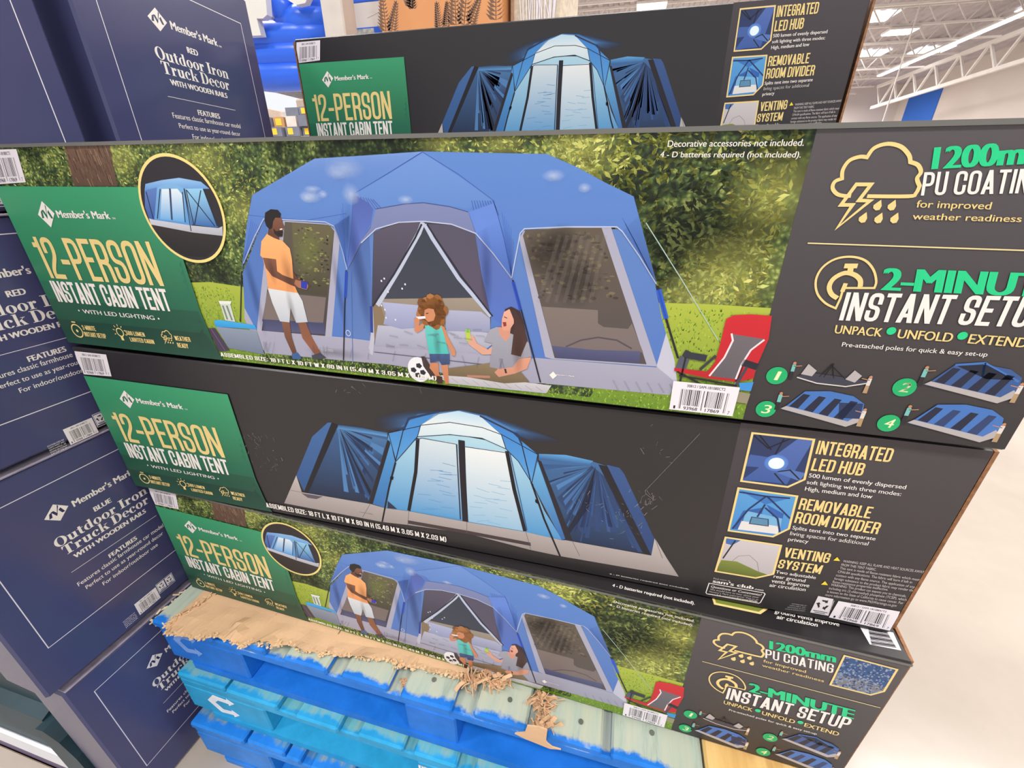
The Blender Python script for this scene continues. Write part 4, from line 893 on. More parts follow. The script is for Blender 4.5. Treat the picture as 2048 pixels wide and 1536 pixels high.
    a.poly(px(B, (1200, 985), (1240, 965), (1330, 960), (1442, 968), (1425, 1090), (1360, 1240), (1345, 1300), (1255, 1320), (1100, 1300), (925, 1262), (925, 1245), (1100, 1265), (1140, 1215), (1170, 1110)), RD, C(190, 34, 46))
    a.poly(px(B, (1230, 1065), (1404, 1092), (1330, 1150), (1280, 1230), (1252, 1305), (1118, 1290), (1190, 1190), (1236, 1100)), C(112, 106, 112), C(98, 94, 100))
    a.line(px(B, (1228, 1062), (1235, 1100), (1190, 1190), (1110, 1288)), .0018, C(240, 226, 230), up=False); a.line(px(B, (1402, 1095), (1330, 1150), (1280, 1228), (1250, 1305)), .0018, C(240, 226, 230), up=False)
    a.line(px(B, (1285, 1215), (1365, 1240)), .0075, C(40, 42, 52)); a.line(px(B, (1310, 1240), (1250, 1340)), .003, C(70, 70, 78), up=False); a.line(px(B, (950, 1285), (1255, 1340)), .002, BK, up=False)
    a.poly(px(B, (1268, 1325), (1345, 1320), (1330, 1368), (1272, 1362)), C(64, 148, 222)); a.poly(px(B, (1262, 1370), (1328, 1382), (1310, 1435), (1250, 1425)), C(150, 142, 120)); 
    # round inset of the lit tent at night
    ctr = (F(363, 410)[0], (F(339, 299)[1] + F(389, 522)[1]) / 2); R_ = .0622
    ov = Art(); ov.n = 112
    HL = C(206, 226, 255, .6); SH = C(30, 44, 96, .42)
    def blob(c, rx, ry, col): ov.disc(c, rx, ry, col, 14, tuple(col[:3]) + (0.0,), up=False); ov.n += .4
    for c, rx, ry in ((A(458, 362), .016, .008), (A(440, 370), .010, .006), (A(530, 350), .007, .005), (A(650, 200), .026, .012), (A(610, 225), .016, .008), (A(690, 350), .012, .012), (A(1000, 380), .010, .005), (B(285, 225), .012, .006), (A(470, 320), .012, .004), (B(450, 290), .007, .005)): blob(c, rx, ry, HL)
    ov.poly(px(A, (125, 355), (480, 147), (1095, 105), (700, 350)), C(160, 196, 250, .30), C(90, 130, 210, 0))
    ov.poly(px(A, (665, 780), (640, 680), (590, 530), (680, 470)), C(40, 60, 130, .34), C(40, 60, 130, .05)); ov.poly(px(A, (1605, 832), (1500, 690), (1400, 572), (1530, 500), (1620, 620)), C(40, 60, 130, .0), C(40, 60, 130, .30)); ov.poly(px(B, (832, 802), (740, 650), (650, 520), (735, 440)), C(40, 60, 130, .05), C(40, 60, 130, .34))
    for (x, y, rx, ry) in ((700, 640, .012, .05), (760, 900, .010, .06), (1460, 800, .008, .05), (135, 900, .008, .07), (620, 900, .006, .06)): blob(A(x, y), rx, ry, C(30, 44, 110, .34))
    for (x, y, rx, ry) in ((240, 790, .006, .02), (330, 800, .010, .03), (1180, 1200, .006, .025), (1640, 1260, .008, .03), (350, 1000, .006, .03), (600, 1255, .05, .008)): blob(A(x, y), rx, ry, C(60, 40, 40, .28))
    for (x, y, rx, ry) in ((430, 700, .02, .03), (470, 640, .016, .02)): blob(A(x, y), rx, ry, C(150, 160, 90, .35))
    for (x, y, rx, ry) in ((250, 650, .03, .03), (400, 780, .03, .03), (330, 580, .02, .02)): blob(B(x, y), rx, ry, C(40, 34, 34, .5))
    for k in range(7): ov.line(px(B, (560 - 40 * k, 540), (480 - 46 * k, 900)), .004, C(170, 160, 150, .10), up=False)
    for k in range(6): ov.line(px(B, (930 - 60 * k, 1380 - 2 * k), (900 - 60 * k, 1330 - 4 * k)), .002, C(120, 120, 140, .2), up=False)
    for k in range(22): x = rnd.uniform(180, 1650); ov.line(px(A, (x, 1190 + (x - 180) * .07), (x + rnd.uniform(-20, 20), 1250 + (x - 180) * .07)), .0018, C(110, 110, 140, .22), up=False)
    for k in range(16): x = rnd.uniform(840, 1440); y = rnd.uniform(1120, 1220); ov.line(px(A, (x, y), (x + 50, y + rnd.uniform(-6, 22))), .002, C(110, 112, 140, .25), up=False)
    day = a; a = Art(); a.n = 158; a.disc(ctr, R_, R_, C(44, 40, 44), 48)
    sv = a.box; a.box = (ctr[0] - R_ * .93, ctr[0] + R_ * .93, ctr[1] - R_ * .9, ctr[1] + R_ * .9)
    a.poly(px(G, (950, 560), (1240, 640), (1425, 660), (1405, 720), (1330, 795), (1230, 812), (1110, 745), (1010, 640)), C(54, 48, 46), C(30, 28, 30))
    a.poly(px(G, (935, 330), (1040, 305), (1150, 290), (1290, 315), (1345, 360), (1200, 362), (1010, 352), (930, 372)), C(150, 196, 238), C(96, 148, 214))
    a.poly(px(G, (930, 372), (1010, 352), (992, 560), (935, 545)), C(96, 130, 196), C(60, 92, 160)); a.poly(px(G, (1188, 360), (1305, 358), (1402, 610), (1232, 590)), C(150, 206, 238), C(52, 100, 170))
    a.poly(px(G, (1010, 352), (1100, 320), (1180, 355), (1232, 600), (992, 560)), C(128, 180, 226), C(90, 150, 214))
    a.poly(px(G, (1040, 362), (1140, 360), (1172, 400), (1188, 575), (1030, 555)), C(226, 240, 246), C(98, 168, 226)); a.line(px(G, (1092, 358), (1105, 560)), .0028, C(52, 70, 110), up=False)
    a.poly(px(G, (938, 545), (992, 560), (1232, 596), (1402, 612), (1428, 600), (1430, 662), (1235, 640), (945, 585)), C(206, 210, 220), C(176, 176, 186))
    for s_ in (((1030, 362), (1012, 552)), ((1172, 380), (1190, 575)), ((1182, 358), (1228, 632)), ((1195, 365), (1245, 592)), ((1305, 360), (1395, 600)), ((1200, 370), (1380, 600)), ((1290, 370), (1250, 590)), ((940, 380), (985, 550))): a.line(px(G, *s_), .0014, C(34, 44, 66), up=False)
    a.n += 1; a.box = sv; a.ring(ctr, R_, R_, .0036, C(240, 220, 138), 56)
    return bgp, day, sl, pb, pe, a, sf, ov
def small_tent(a, c, w, kind):
    """one step of the set-up pictures; c lower left corner, w width, unit box 1 x .5"""
    def q(x, y): return (c[0] + x * w, c[1] + y * w)
    BL, DK, GR = C(70, 118, 190), C(36, 40, 62), C(182, 176, 176)
    if kind == 1:
        a.poly([q(.0, .08), q(.15, .16), q(.8, .12), q(1, .1), (q(.9, .02)), q(.5, -.02), q(.1, .02)], C(64, 64, 78)); a.poly([q(.04, .12), (q(.1, .3)), q(.24, .2), q(.2, .1)], GR, up=False); a.poly([q(.66, .1), q(.74, .26), q(.86, .18), q(.8, .06)], GR, up=False)
        for s_ in ((.3, .1, .42, .33), (.42, .33, .5, .1), (.4, .32, .66, .1), (.44, .34, .36, .1)): a.line([q(*s_[:2]), q(*s_[2:])], .0008, C(20, 20, 26), up=False)
        a.line([q(0, .06), q(.3, -.01), q(.7, -.02), q(1, .08)], .0012, C(214, 210, 206), up=False)
    else:
        lo = {2: .3, 3: .0, 4: .0}[kind]
        a.poly([q(-.02, .04), q(.2, .36), q(.5, .4), q(.8, .36), q(.96, .26), q(1.02, -.02), q(.85, -.12)], BL if kind != 2 else C(60, 92, 150))
        a.poly([q(-.04, .05), q(.85, -.13), q(.85, -.04), q(.02, .1)], GR, up=False); a.poly([q(.85, -.13), q(.85, -.04), q(.95, .08), q(1.03, .0)], GR, up=False); a.n += 1
        for k in range(4):
            x0 = .06 + .2 * k; a.poly([q(x0, .1 - .035 * k), q(x0 + .13, .32 - .012 * k), q(x0 + .22, .31 - .012 * k), q(x0 + .12, .08 - .035 * k)], DK if k % 2 == 0 or kind < 4 else C(48, 66, 110), up=False)
        if kind == 2: a.poly([q(.22, .35), q(.52, .4), q(.9, .22), q(.6, .2)], C(30, 36, 54), up=False); a.line([q(.2, .36), q(.5, .42), q(.55, .22)], .002, BL, up=False); a.line([q(.5, .42), q(.95, .2)], .002, BL, up=False)
        if kind == 3: a.poly([q(.66, .24), q(.95, .26), q(.98, .02), q(.72, .0)], C(44, 58, 96), up=False)
    a.n += 1
    for (x, y, s, sh) in ((-.09, .12, 1, C(120, 190, 184)), (1.0 if kind != 1 else .98, .0, -1, C(222, 214, 206))):
        a.disc(q(x, y + .17), .0016, .0018, C(196, 140, 104), 7, up=False); a.poly([q(x - .025, y + .15), q(x + .025, y + .15), q(x + .025, y + .03), q(x - .025, y + .03)], sh, up=False); a.line([q(x, y + .12), q(x + .11 * s, y + .14)], .0008, C(196, 140, 104), up=False)
        a.poly([q(x - .025, y + .03), q(x + .025, y + .03), q(x + .03, y - .1), q(x - .03, y - .1)], C(44, 40, 46) if s > 0 else C(180, 150, 112), up=False)
    a.n += 1
def panel_day(sl):
    R = At(3, 'R'); Q = At(1, 'Q'); a = Art(); a.n = 14; rnd = random.Random(5)
    a.poly([(sl(.0015), .0015), (BOXW - .002, .0015), (BOXW - .002, BOXH - .0005), (sl(BOXH), BOXH - .0005)], C(88, 83, 86), C(54, 51, 52))  # gradient is part print, part ceiling reflection mixed into the ink
    yb = R(200, 1200)[1]; x0 = sl(yb)
    pines(a, x0 + .02, x0 + .14, yb, .05, .11, 7, C(60, 58, 60), rnd); pines(a, x0 + .2, BOXW - .01, yb, .07, .13, 12, C(62, 59, 61), rnd)
    t = Art(); t.n = 60
    # cloud, bolt and drops
    def mp(pts): return [R(*p) for p in pts]
    CL = [(545, 337), (490, 337), (455, 328), (434, 300), (445, 270), (478, 256), (482, 215), (512, 172), (560, 154), (595, 156), (628, 113), (690, 93), (752, 106), (790, 145), (797, 178), (832, 192), (846, 225), (828, 255), (840, 290), (822, 325), (790, 338), (595, 338)]
    CL2 = []
    for i in range(len(CL) - 1): CL2 += [CL[i]]
    CL2.append(CL[-1]); t.line(mp(arcs([(520, 337)] + CL[1:], (5, 9, 14, 18))), .0029, GOLD); t.line(mp([(545, 283), (614, 283), (556, 358), (610, 360), (455, 486), (528, 379), (473, 379)]), .0029, GOLD, True)
    for x, y in ((643, 380), (710, 380), (575, 438), (648, 440), (722, 440)):
        t.poly(mp([(x + 18, y - 26), (x + 20, y + 4), (x + 10, y + 22), (x - 8, y + 25), (x - 20, y + 14), (x - 18, y), (x - 2, y - 12)]), GOLD, up=False)
    t.n += 1
    gl0, gl1 = R(318, 558), Q(1567, 808); t.line([gl0, gl1], .0011, C(236, 220, 160)); t.n += 1
    it_text(t, heavy('1200mm'), R(893, 212), Q(1263, 500), R(908, 110), MINT)
    it_text(t, cfont('PU COATING', .12), R(845, 335), Q(1243, 572), R(862, 226), WHT)
    it_text(t, bfont('for improved', .01), R(822, 390), R(1170, 399), R(829, 357), GOLD); it_text(t, bfont('weather readiness', .01), R(804, 446), R(1312, 458), R(810, 416), GOLD)
    Z = [(1322, 452), (1680, 547), (1590, 695), (1500, 719), (1225, 650)]; zp = [Q(*p) for p in Z]; t.poly(zp, C(52, 84, 134)); 
    t.poly([Q(1270, 570), Q(1620, 668), Q(1590, 695), Q(1500, 719), Q(1225, 650)], C(120, 122, 132))
    for k in range(420):
        u = rnd.uniform(zp[4][0], zp[1][0]); w = rnd.uniform(zp[3][1], zp[0][1])
        if inpoly((u, w), zp): t.disc((u, w), .0012, .0014, rnd.choice([C(110, 140, 184), C(40, 64, 108), C(150, 160, 178)]), 6, up=False)
    t.n += 1; t.line(zp, .0024, GOLD, True)
    # stopwatch
    t.line(mp(smooth([(448, 862), (400, 838), (362, 792), (356, 730), (386, 672), (446, 632), (520, 621), (585, 638), (624, 682), (637, 735), (628, 767)]) + [(484, 767), (470, 815)]), .0019, GOLD, True)
    t.line(mp(smooth([(456, 815), (428, 795), (418, 760), (440, 722), (490, 697), (535, 705), (562, 730), (562, 762)])), .0040, GOLD); t.line(mp([(488, 664), (550, 664)]), .0042, GOLD); t.line(mp([(520, 664), (514, 698)]), .0046, GOLD, up=False); t.line(mp([(495, 745), (478, 785)]), .0036, GOLD, up=False)
    it_text(t, heavy('2-MINUTE'), R(656, 776), Q(1385, 884), R(672, 674), MINT)
    it_text(t, cfont('INSTANT SETUP', .135), R(462, 918), Q(1340, 957), R(500, 787), WHT)
    Ub = R(440, 978); Ux = Q(1280, 998); Ut = R(449, 940); 
    def seg(s_, f0, f1, c_): it_text(t, bfont(s_, .012), (Ub[0] + (Ux[0] - Ub[0]) * f0, Ub[1] + (Ux[1] - Ub[1]) * f0), (Ub[0] + (Ux[0] - Ub[0]) * f1, Ub[1] + (Ux[1] - Ub[1]) * f1), (Ut[0] + (Ux[0] - Ub[0]) * f0, Ut[1]), c_, False)
    seg('UNPACK', 0, .262, GOLD); seg('UNFOLD', .345, .632, GOLD); seg('EXTEND', .712, 1, GOLD)
    for f_ in (.303, .672): t.disc((Ub[0] + (Ux[0] - Ub[0]) * f_, Ub[1] + .006), .0038, .0038, MINT, 14, up=False)
    t.n += 1
    it_text(t, bfont('Pre-attached poles for quick & easy set-up', .008), R(475, 1040), R(1152, 1087), R(480, 1020), WHT)
    nm = Art(); nm.n = 84
    for s_, c_, tp in (('1', (173, 1177), (290, 1205)), ('2', (768, 1231), (880, 1235)), ('3', (122, 1333), (210, 1345)), ('4', (694, 1398), (800, 1410))):
        c = R(*c_); nm.disc(c, .0098, .0098, C(34, 178, 110), 24); k = .0050; kw = .35 if s_ == '1' else .8; up_text(nm, bfont(s_, .02), (c[0] - k * kw, c[1] + k), (c[0] + k * kw, c[1] - k), C(236, 240, 190), .2)
    for kind, p0, p1 in ((1, (262, 1200), (612, 1200)), (2, (868, 1232), (1290, 1262)), (3, (200, 1345), (570, 1370)), (4, (790, 1410), (1210, 1440))):
        c = R(*p0); small_tent(nm, c, R(*p1)[0] - c[0], kind)
    return a, t, nm
def day_text():
    F = At(3); B = At(3, 'B'); a = Art((.001, BOXW - .001, .001, BOXH)); a.n = 150; a.poly([(.001, BOXH - .0045), (BOXW - .001, BOXH - .0045), (BOXW - .001, BOXH - .0004), (.001, BOXH - .0004)], C(112, 112, 108)); a.n = 175  # grey strip along the top edge: highlight of the crease, drawn as ink
    up_text(a, cfont('ASSEMBLED SIZE: 18 FT L X 10 FT W X 80 IN H (5.49 M X 3.05 M X 2.03 M)', .14, .07), F(441, 700), F(874, 756), WHT)
    it_text(a, bfont('Decorative accessories not included.', .01), B(888, 72), B(1608, 65), B(893, 38), WHT); it_text(a, bfont('4 - D batteries required (not included).', .01), B(848, 127), B(1592, 127), B(853, 97), WHT)
    return a

# ------------------------------------------------------------------ artwork: night picture side
def night_art():
    T = At(2, 'T'); K = At(2, 'K'); a = Art(); a.n = 4; rnd = random.Random(9); px = lambda *p: [T(*q_) for q_ in p]
    BLU, BLD, SKY, WH, BK = C(66, 138, 206), C(34, 52, 92), C(120, 190, 228), C(238, 242, 242), C(26, 24, 30)
    SK1, SK2 = C(192, 184, 180), C(158, 148, 146)
    # walls
    a.poly(px((540, 330), (600, 260), (640, 215), (700, 205), (840, 210), (1000, 240), (1055, 275), (1110, 330), (1172, 430), (1230, 560), (1315, 698), (1150, 662), (870, 612), (600, 562), (490, 548), (512, 430)), C(178, 218, 232), C(78, 150, 206))
    a.poly(px((505, 205), (535, 330), (512, 430), (490, 548), (428, 528), (500, 235)), C(86, 158, 216), C(54, 112, 176)); a.poly(px((1172, 430), (1200, 330), (1330, 690), (1312, 698)), C(110, 178, 222), C(50, 100, 168))
    # side windows
    a.poly(px((262, 160), (500, 196), (500, 230), (415, 526), (102, 476), (150, 380)), C(62, 98, 146), C(30, 42, 68)); a.poly(px((262, 175), (500, 230), (470, 330), (300, 300)), C(76, 122, 170), C(44, 68, 108))
    a.poly(px((1206, 302), (1458, 332), (1520, 352), (1722, 765), (1330, 697), (1202, 340)), C(66, 108, 158), C(32, 48, 80)); a.poly(px((1290, 500), (1450, 350), (1510, 400), (1600, 560), (1400, 660)), C(44, 66, 104), C(46, 70, 112))
    def fan(apex, base, n, cols):
        for k in range(n):
            t0 = rnd.random() * .96; t1 = min(1, t0 + rnd.uniform(.02, .09)); m_ = len(base) - 1
            def at(t_): q_ = t_ * m_; i_ = min(m_ - 1, int(q_)); f_ = q_ - i_; return (base[i_][0] + (base[i_ + 1][0] - base[i_][0]) * f_, base[i_][1] + (base[i_ + 1][1] - base[i_][1]) * f_)
            p0, p1 = at(t0), at(t1); u0 = rnd.uniform(0, .35); ax_ = (apex[0] + (p0[0] - apex[0]) * u0, apex[1] + (p0[1] - apex[1]) * u0); u1 = rnd.uniform(.55, 1)
            p0 = (ax_[0] + (p0[0] - ax_[0]) * u1, ax_[1] + (p0[1] - ax_[1]) * u1); p1 = (ax_[0] + (p1[0] - ax_[0]) * u1, ax_[1] + (p1[1] - ax_[1]) * u1)
            a.poly(px(ax_, p0, p1), rnd.choice(cols), up=False)
    DKS = [C(36, 54, 90), C(30, 44, 76), C(78, 128, 182), C(56, 92, 144), C(66, 108, 162)]
    fan((268, 168), [(500, 240), (470, 370), (440, 450), (415, 524), (300, 500)], 26, DKS); fan((1470, 352), [(1208, 340), (1240, 450), (1300, 600), (1340, 694)], 30, DKS); fan((1480, 360), [(1345, 694), (1450, 715), (1600, 745), (1715, 762)], 22, [C(34, 50, 92), C(56, 88, 142), C(44, 70, 118)])
    a.poly(px((275, 170), (330, 330), (415, 500), (425, 470), (350, 330)), C(22, 28, 46), up=False); a.poly(px((1470, 352), (1400, 540), (1335, 650), (1350, 665), (1440, 540)), C(28, 34, 56), up=False)
    a.n += 1
    a.poly(px((240, 150), (272, 160), (130, 480), (102, 472)), C(30, 28, 34)); a.poly(px((500, 230), (516, 240), (432, 528), (412, 524)), C(36, 34, 42)); a.poly(px((1198, 322), (1216, 330), (1362, 700), (1330, 694)), C(40, 38, 46)); a.poly(px((1482, 345), (1522, 352), (1728, 765), (1690, 758)), C(36, 34, 40))
    a.poly(px((222, 150), (240, 150), (112, 470), (76, 395), (150, 215)), C(66, 106, 162), C(46, 84, 138)); a.poly(px((1520, 345), (1580, 360), (1602, 388), (1742, 688), (1728, 768)), C(58, 88, 142), C(42, 68, 118))
    a.poly(px((270, 160), (380, 172), (498, 200), (500, 216), (270, 178)), C(40, 62, 104), C(96, 160, 214)); a.poly(px((1205, 295), (1330, 300), (1458, 328), (1440, 345), (1206, 320)), C(96, 166, 220), C(52, 92, 150))
    # roof seen from below the light
    a.poly(px((655, 162), (740, 110), (830, 95), (930, 118), (1032, 208), (940, 172), (790, 148)), C(186, 220, 238), C(236, 240, 238)); 
    a.poly(px((505, 198), (575, 180), (600, 140), (740, 98), (655, 162), (640, 215), (600, 262), (540, 330), (512, 240)), C(62, 134, 206), C(88, 158, 218)); a.poly(px((930, 118), (1080, 195), (1120, 232), (1200, 298), (1196, 340), (1172, 430), (1110, 330), (1052, 272), (1030, 205)), C(58, 130, 206), C(92, 160, 220))
    a.poly(px((640, 215), (655, 162), (790, 148), (940, 172), (1030, 205), (1052, 272), (940, 222), (790, 205)), C(226, 238, 240), C(206, 226, 234))
    # doors
    a.poly(px((650, 222), (820, 245), (830, 300), (858, 602), (608, 560), (628, 380)), C(214, 226, 230), C(88, 156, 208)); a.poly(px((862, 262), (1052, 285), (1080, 420), (1135, 655), (874, 610)), C(236, 240, 238), C(150, 192, 220))
    for k in range(16): x = rnd.uniform(640, 780); y = rnd.uniform(330, 560); a.line(px((x, y), (x + 60, y + rnd.uniform(0, 16))), .0008, C(84, 146, 196), up=False); x = rnd.uniform(880, 1040); y = rnd.uniform(400, 610); a.line(px((x, y), (x + 60, y + rnd.uniform(-6, 24))), .0008, C(120, 176, 212), up=False)
    a.n += 1
    a.line(px((642, 222), (632, 380), (600, 560)), .0055, BK); a.line(px((845, 232), (850, 380), (866, 662)), .0095, C(34, 30, 40)); a.line(px((822, 250), (840, 600)), .002, C(40, 50, 76), up=False); a.line(px((1056, 282), (1090, 460), (1140, 655)), .0055, BK); a.line(px((1070, 290), (1150, 650)), .0014, C(60, 90, 140), up=False)
    a.line(px((628, 232), (660, 222), (820, 250)), .0012, C(60, 80, 110), up=False); a.line(px((860, 262), (1056, 290)), .0012, C(60, 80, 110), up=False)
    for s_ in (((640, 215), (790, 205), (940, 222), (1052, 272), (1110, 330), (1172, 430)), ((640, 215), (600, 262), (540, 330)), ((655, 162), (790, 148), (940, 172), (1030, 205)), ((655, 162), (640, 215)), ((1030, 205), (1052, 272)), ((505, 198), (540, 330)), ((1200, 298), (1172, 430)), ((505, 198), (655, 165)), ((1032, 205), (1200, 298))):
        a.line(px(*s_), .0011, C(28, 36, 60), up=False)
    a.line(px((575, 185), (600, 130), (740, 98)), .0030, C(40, 56, 90), up=False); a.line(px((1125, 250), (1105, 205), (930, 118)), .0026, C(40, 56, 90), up=False)
    a.line(px((575, 180), (535, 340)), .0014, BK, up=False); a.line(px((1125, 250), (1170, 435)), .0014, BK, up=False); a.n += 1
    # skirt and poles
    a.poly(px((76, 395), (102, 474), (420, 528), (490, 548), (600, 562), (870, 612), (1150, 660), (1312, 697), (1330, 697), (1728, 768), (1744, 686), (1800, 780), (1856, 866), (1310, 772), (1165, 742), (870, 665), (595, 626), (475, 612), (20, 525)), SK1, SK2)
    a.poly(px((595, 604), (870, 652), (1166, 708), (1168, 724), (870, 668), (595, 620)), C(70, 58, 60)); a.poly(px((100, 478), (200, 494), (170, 506), (130, 500)), C(90, 84, 96)); a.poly(px((502, 515), (545, 552), (500, 548)), C(44, 48, 70))
    for s_ in (((420, 528), (385, 590)), ((600, 562), (595, 626)), ((870, 612), (870, 665)), ((1145, 660), (1168, 742)), ((1744, 686), (1780, 780)), ((48, 465), (102, 474)), ((1360, 700), (1395, 770))): a.line(px(*s_), .0007, C(96, 88, 92), up=False)
    for s_, w_ in ((((538, 335), (508, 450), (476, 612)), .0028), (((1172, 432), (1230, 600), (1304, 772)), .0028)): a.line(px(*s_), w_, BK, up=False)
    a.poly(px((514, 400), (530, 402), (526, 416), (512, 414)), BK, up=False); a.poly(px((1188, 505), (1206, 515), (1200, 528), (1188, 520)), BK, up=False); a.n += 1
    up_text(a, bfont('LIGHTED', .02), T(372, 564), T(432, 578), C(110, 100, 100), up=False)
    # soft glow of the lamp on the roof
    s = Art(); s.n = 3; g1, g0 = C(96, 160, 226, .85), C(40, 70, 120, 0.0)
    for (c, rim) in (((700, 150), [(430, 130), (520, 100), (640, 88), (840, 90), (760, 150), (560, 190), (450, 185)]), ((1000, 160), [(840, 90), (940, 100), (1100, 155), (1330, 238), (1220, 250), (1120, 225), (900, 150)])):
        P = px(*rim); cc = T(*c)
        for k in range(len(P)): q1, q2 = P[k], P[(k + 1) % len(P)]; s.tri([cc, q1, q2], [g1, g0, g0])
    s.n += 1; P = px((560, 170), (640, 110), (840, 92), (960, 118), (1110, 190), (1040, 210), (940, 172), (790, 148), (655, 162)); cc = T(840, 130)
    for k in range(len(P)): s.tri([cc, P[k], P[(k + 1) % len(P)]], [C(240, 246, 248, 1), C(70, 140, 214, .5), C(70, 140, 214, .5)])
    # scuffs where the card has rubbed
    for (x, y, r_) in ((700, 590, 0.0),): pass
    return a, s
def panel_night():
    K = At(2, 'K'); T = At(2, 'T'); F = At(2); a = Art(); a.n = 5; rnd = random.Random(6); mp = lambda pts: [K(*p) for p in pts]
    tl, bl_ = K(330, 65), K(85, 1140); sl = lambda w: bl_[0] + (tl[0] - bl_[0]) * (w - bl_[1]) / (tl[1] - bl_[1])
    a.poly([(sl(.0015), .0015), (BOXW - .002, .0015), (BOXW - .002, BOXH - .0005), (sl(BOXH), BOXH - .0005)], C(76, 70, 74), C(40, 38, 40))  # paler top: printed fade with overhead sheen included in its colour
    pines(a, sl(.1), BOXW - .01, .045, .05, .115, 18, C(56, 52, 54), rnd); a.poly([(sl(.0015), .0015), (BOXW - .002, .0015), (BOXW - .002, .055), (sl(.055), .055)], C(52, 49, 51), C(44, 42, 44))
    f = Art(); f.n = 50
    F1 = [(400, 143), (793, 185), (732, 440), (625, 488), (328, 450)]; f.poly(mp(F1), C(46, 58, 96), C(40, 60, 110))
    f.poly(mp([(790, 190), (690, 180), (330, 445), (440, 450), (620, 470)]), C(84, 110, 176), C(60, 92, 160)); f.poly(mp([(385, 280), (520, 300), (560, 370), (352, 355)]), C(70, 98, 164)); f.poly(mp([(560, 360), (740, 400), (700, 450), (560, 400)]), C(84, 118, 184))
    for s_ in (((410, 160), (500, 240), (640, 180)), ((440, 150), (520, 250)), ((600, 180), (540, 290)), ((560, 390), (640, 380), (700, 440)), ((540, 400), (600, 470))): f.line(mp(s_), .0016, C(26, 28, 42), up=False)
    f.n += 1; f.disc(K(552, 335), .0125, .0115, C(120, 180, 240), 20, C(80, 120, 200)); f.disc(K(552, 337), .0082, .0078, C(232, 248, 255), 20)
    f.line(mp(F1), .0025, GOLD, True)
    F2 = [(310, 495), (685, 547), (632, 755), (530, 805), (247, 767)]; f.poly(mp(F2), C(90, 160, 216), C(70, 140, 210))
    f.poly(mp([(320, 510), (490, 545), (640, 560), (480, 600)]), C(60, 120, 190)); f.poly(mp([(340, 640), (470, 620), (430, 770), (270, 755)]), C(52, 98, 170)); f.poly(mp([(490, 600), (600, 660), (570, 780), (540, 700)]), C(52, 98, 176))
    f.poly(mp([(360, 640), (590, 690), (570, 790), (320, 760)]), C(120, 180, 220)); f.poly(mp([(330, 705), (570, 740), (560, 790), (305, 760)]), C(226, 224, 222)); f.poly(mp([(400, 682), (500, 700), (495, 738), (380, 720)]), C(92, 142, 176)); f.line(mp([(395, 680), (500, 695), (500, 738), (380, 722)]), .0012, C(40, 56, 84), True, up=False)
    for s_ in (((490, 545), (375, 630), (270, 755)), ((490, 545), (590, 640), (640, 690)), ((480, 620), (560, 690), (575, 780)), ((315, 520), (490, 548), (640, 560)), ((480, 600), (430, 680))): f.line(mp(s_), .0022, C(34, 52, 100), up=False)
    f.n += 1; f.line(mp(F2), .0025, GOLD, True)
    F3 = [(228, 810), (582, 862), (532, 1045), (420, 1070), (163, 1027)]; f.poly(mp(F3), C(206, 200, 202), C(184, 176, 178)); f.poly(mp([(228, 812), (330, 826), (270, 860), (230, 850)]), C(70, 110, 176)); f.poly(mp([(200, 955), (300, 965), (440, 1030), (500, 1050), (420, 1068), (165, 1026)]), C(128, 140, 60), C(96, 108, 44))
    f.line(mp([(290, 830), (210, 945)]), .0018, C(30, 30, 36), up=False); f.line(mp([(265, 965), (310, 930), (380, 925), (430, 970), (440, 1030)]), .0009, C(150, 142, 146), up=False); f.n += 1; f.line(mp(F3), .0025, GOLD, True)
    t = Art(); t.n = 60
    def I(s_, tl_, bl, br, col=WHT, fn=None): it_text(t, (fn or (lambda q_: bfont(q_, .012)))(s_), K(*bl), K(*br), K(*tl_), col, False)
    cb = lambda q_: cfont(q_, .135, .06)
    I('INTEGRATED', (825, 190), (800, 276), (1278, 330), GOLD, cb); I('LED HUB', (795, 303), (770, 382), (1100, 417), GOLD, cb)
    I('500 lumen of evenly dispersed', (763, 400), (757, 425), (1378, 502)); I('soft lighting with three modes:', (750, 443), (745, 467), (1348, 545)); I('High, medium and low', (739, 485), (733, 510), (1163, 562))
    I('REMOVABLE', (712, 558), (690, 630), (1148, 690), GOLD, cb); I('ROOM DIVIDER', (687, 645), (664, 716), (1198, 790), GOLD, cb)
    I('Splits tent into two separate', (659, 736), (652, 758), (1183, 830)); I('living spaces for additional', (645, 772), (638, 795), (1137, 862)); I('privacy', (631, 810), (625, 832), (755, 848))
    I('VENTING', (612, 874), (595, 936), (885, 976), GOLD, cb); I('SYSTEM', (577, 950), (558, 1005), (832, 1046), GOLD, cb)
    I('Two adjustable', (551, 1020), (546, 1038), (803, 1077)); I('rear ground', (539, 1048), (533, 1068), (735, 1098)); I('vents improve', (526, 1076), (519, 1098), (760, 1130)); I('air circulation', (512, 1104), (506, 1125), (737, 1155))
    tb = lambda q_: bfont(q_, .004)
    for s_, bl, br in (('WARNING: KEEP ALL FLAME AND HEAT SOURCES AWAY', (978, 969), (1495, 1040)), ('FROM THIS TENT FABRIC.', (966, 992), (1190, 1024)), ('This tent is made of flame-resistant fabric which meets', (957, 1013), (1475, 1090)), ('CPAI-84 specifications. The fabric will burn if left in', (944, 1036), (1418, 1105)),
                       ('contact with any flame source. The application of any', (932, 1058), (1435, 1135)), ('foreign substance to the product fabric may render the', (921, 1080), (1430, 1158)), ('flame-resistance properties ineffective.', (910, 1101), (1265, 1152)), ('WARNING: This product can expose you to chemicals,', (900, 1120), (1380, 1193)),
                       ('including tris (2-chloroethyl) phosphate (TCEP), which', (888, 1142), (1383, 1217)), ('is known to the State of California to cause cancer. For', (876, 1163), (1362, 1238)), ('more information go to www.P65Warnings.ca.gov', (865, 1184), (1320, 1255))):
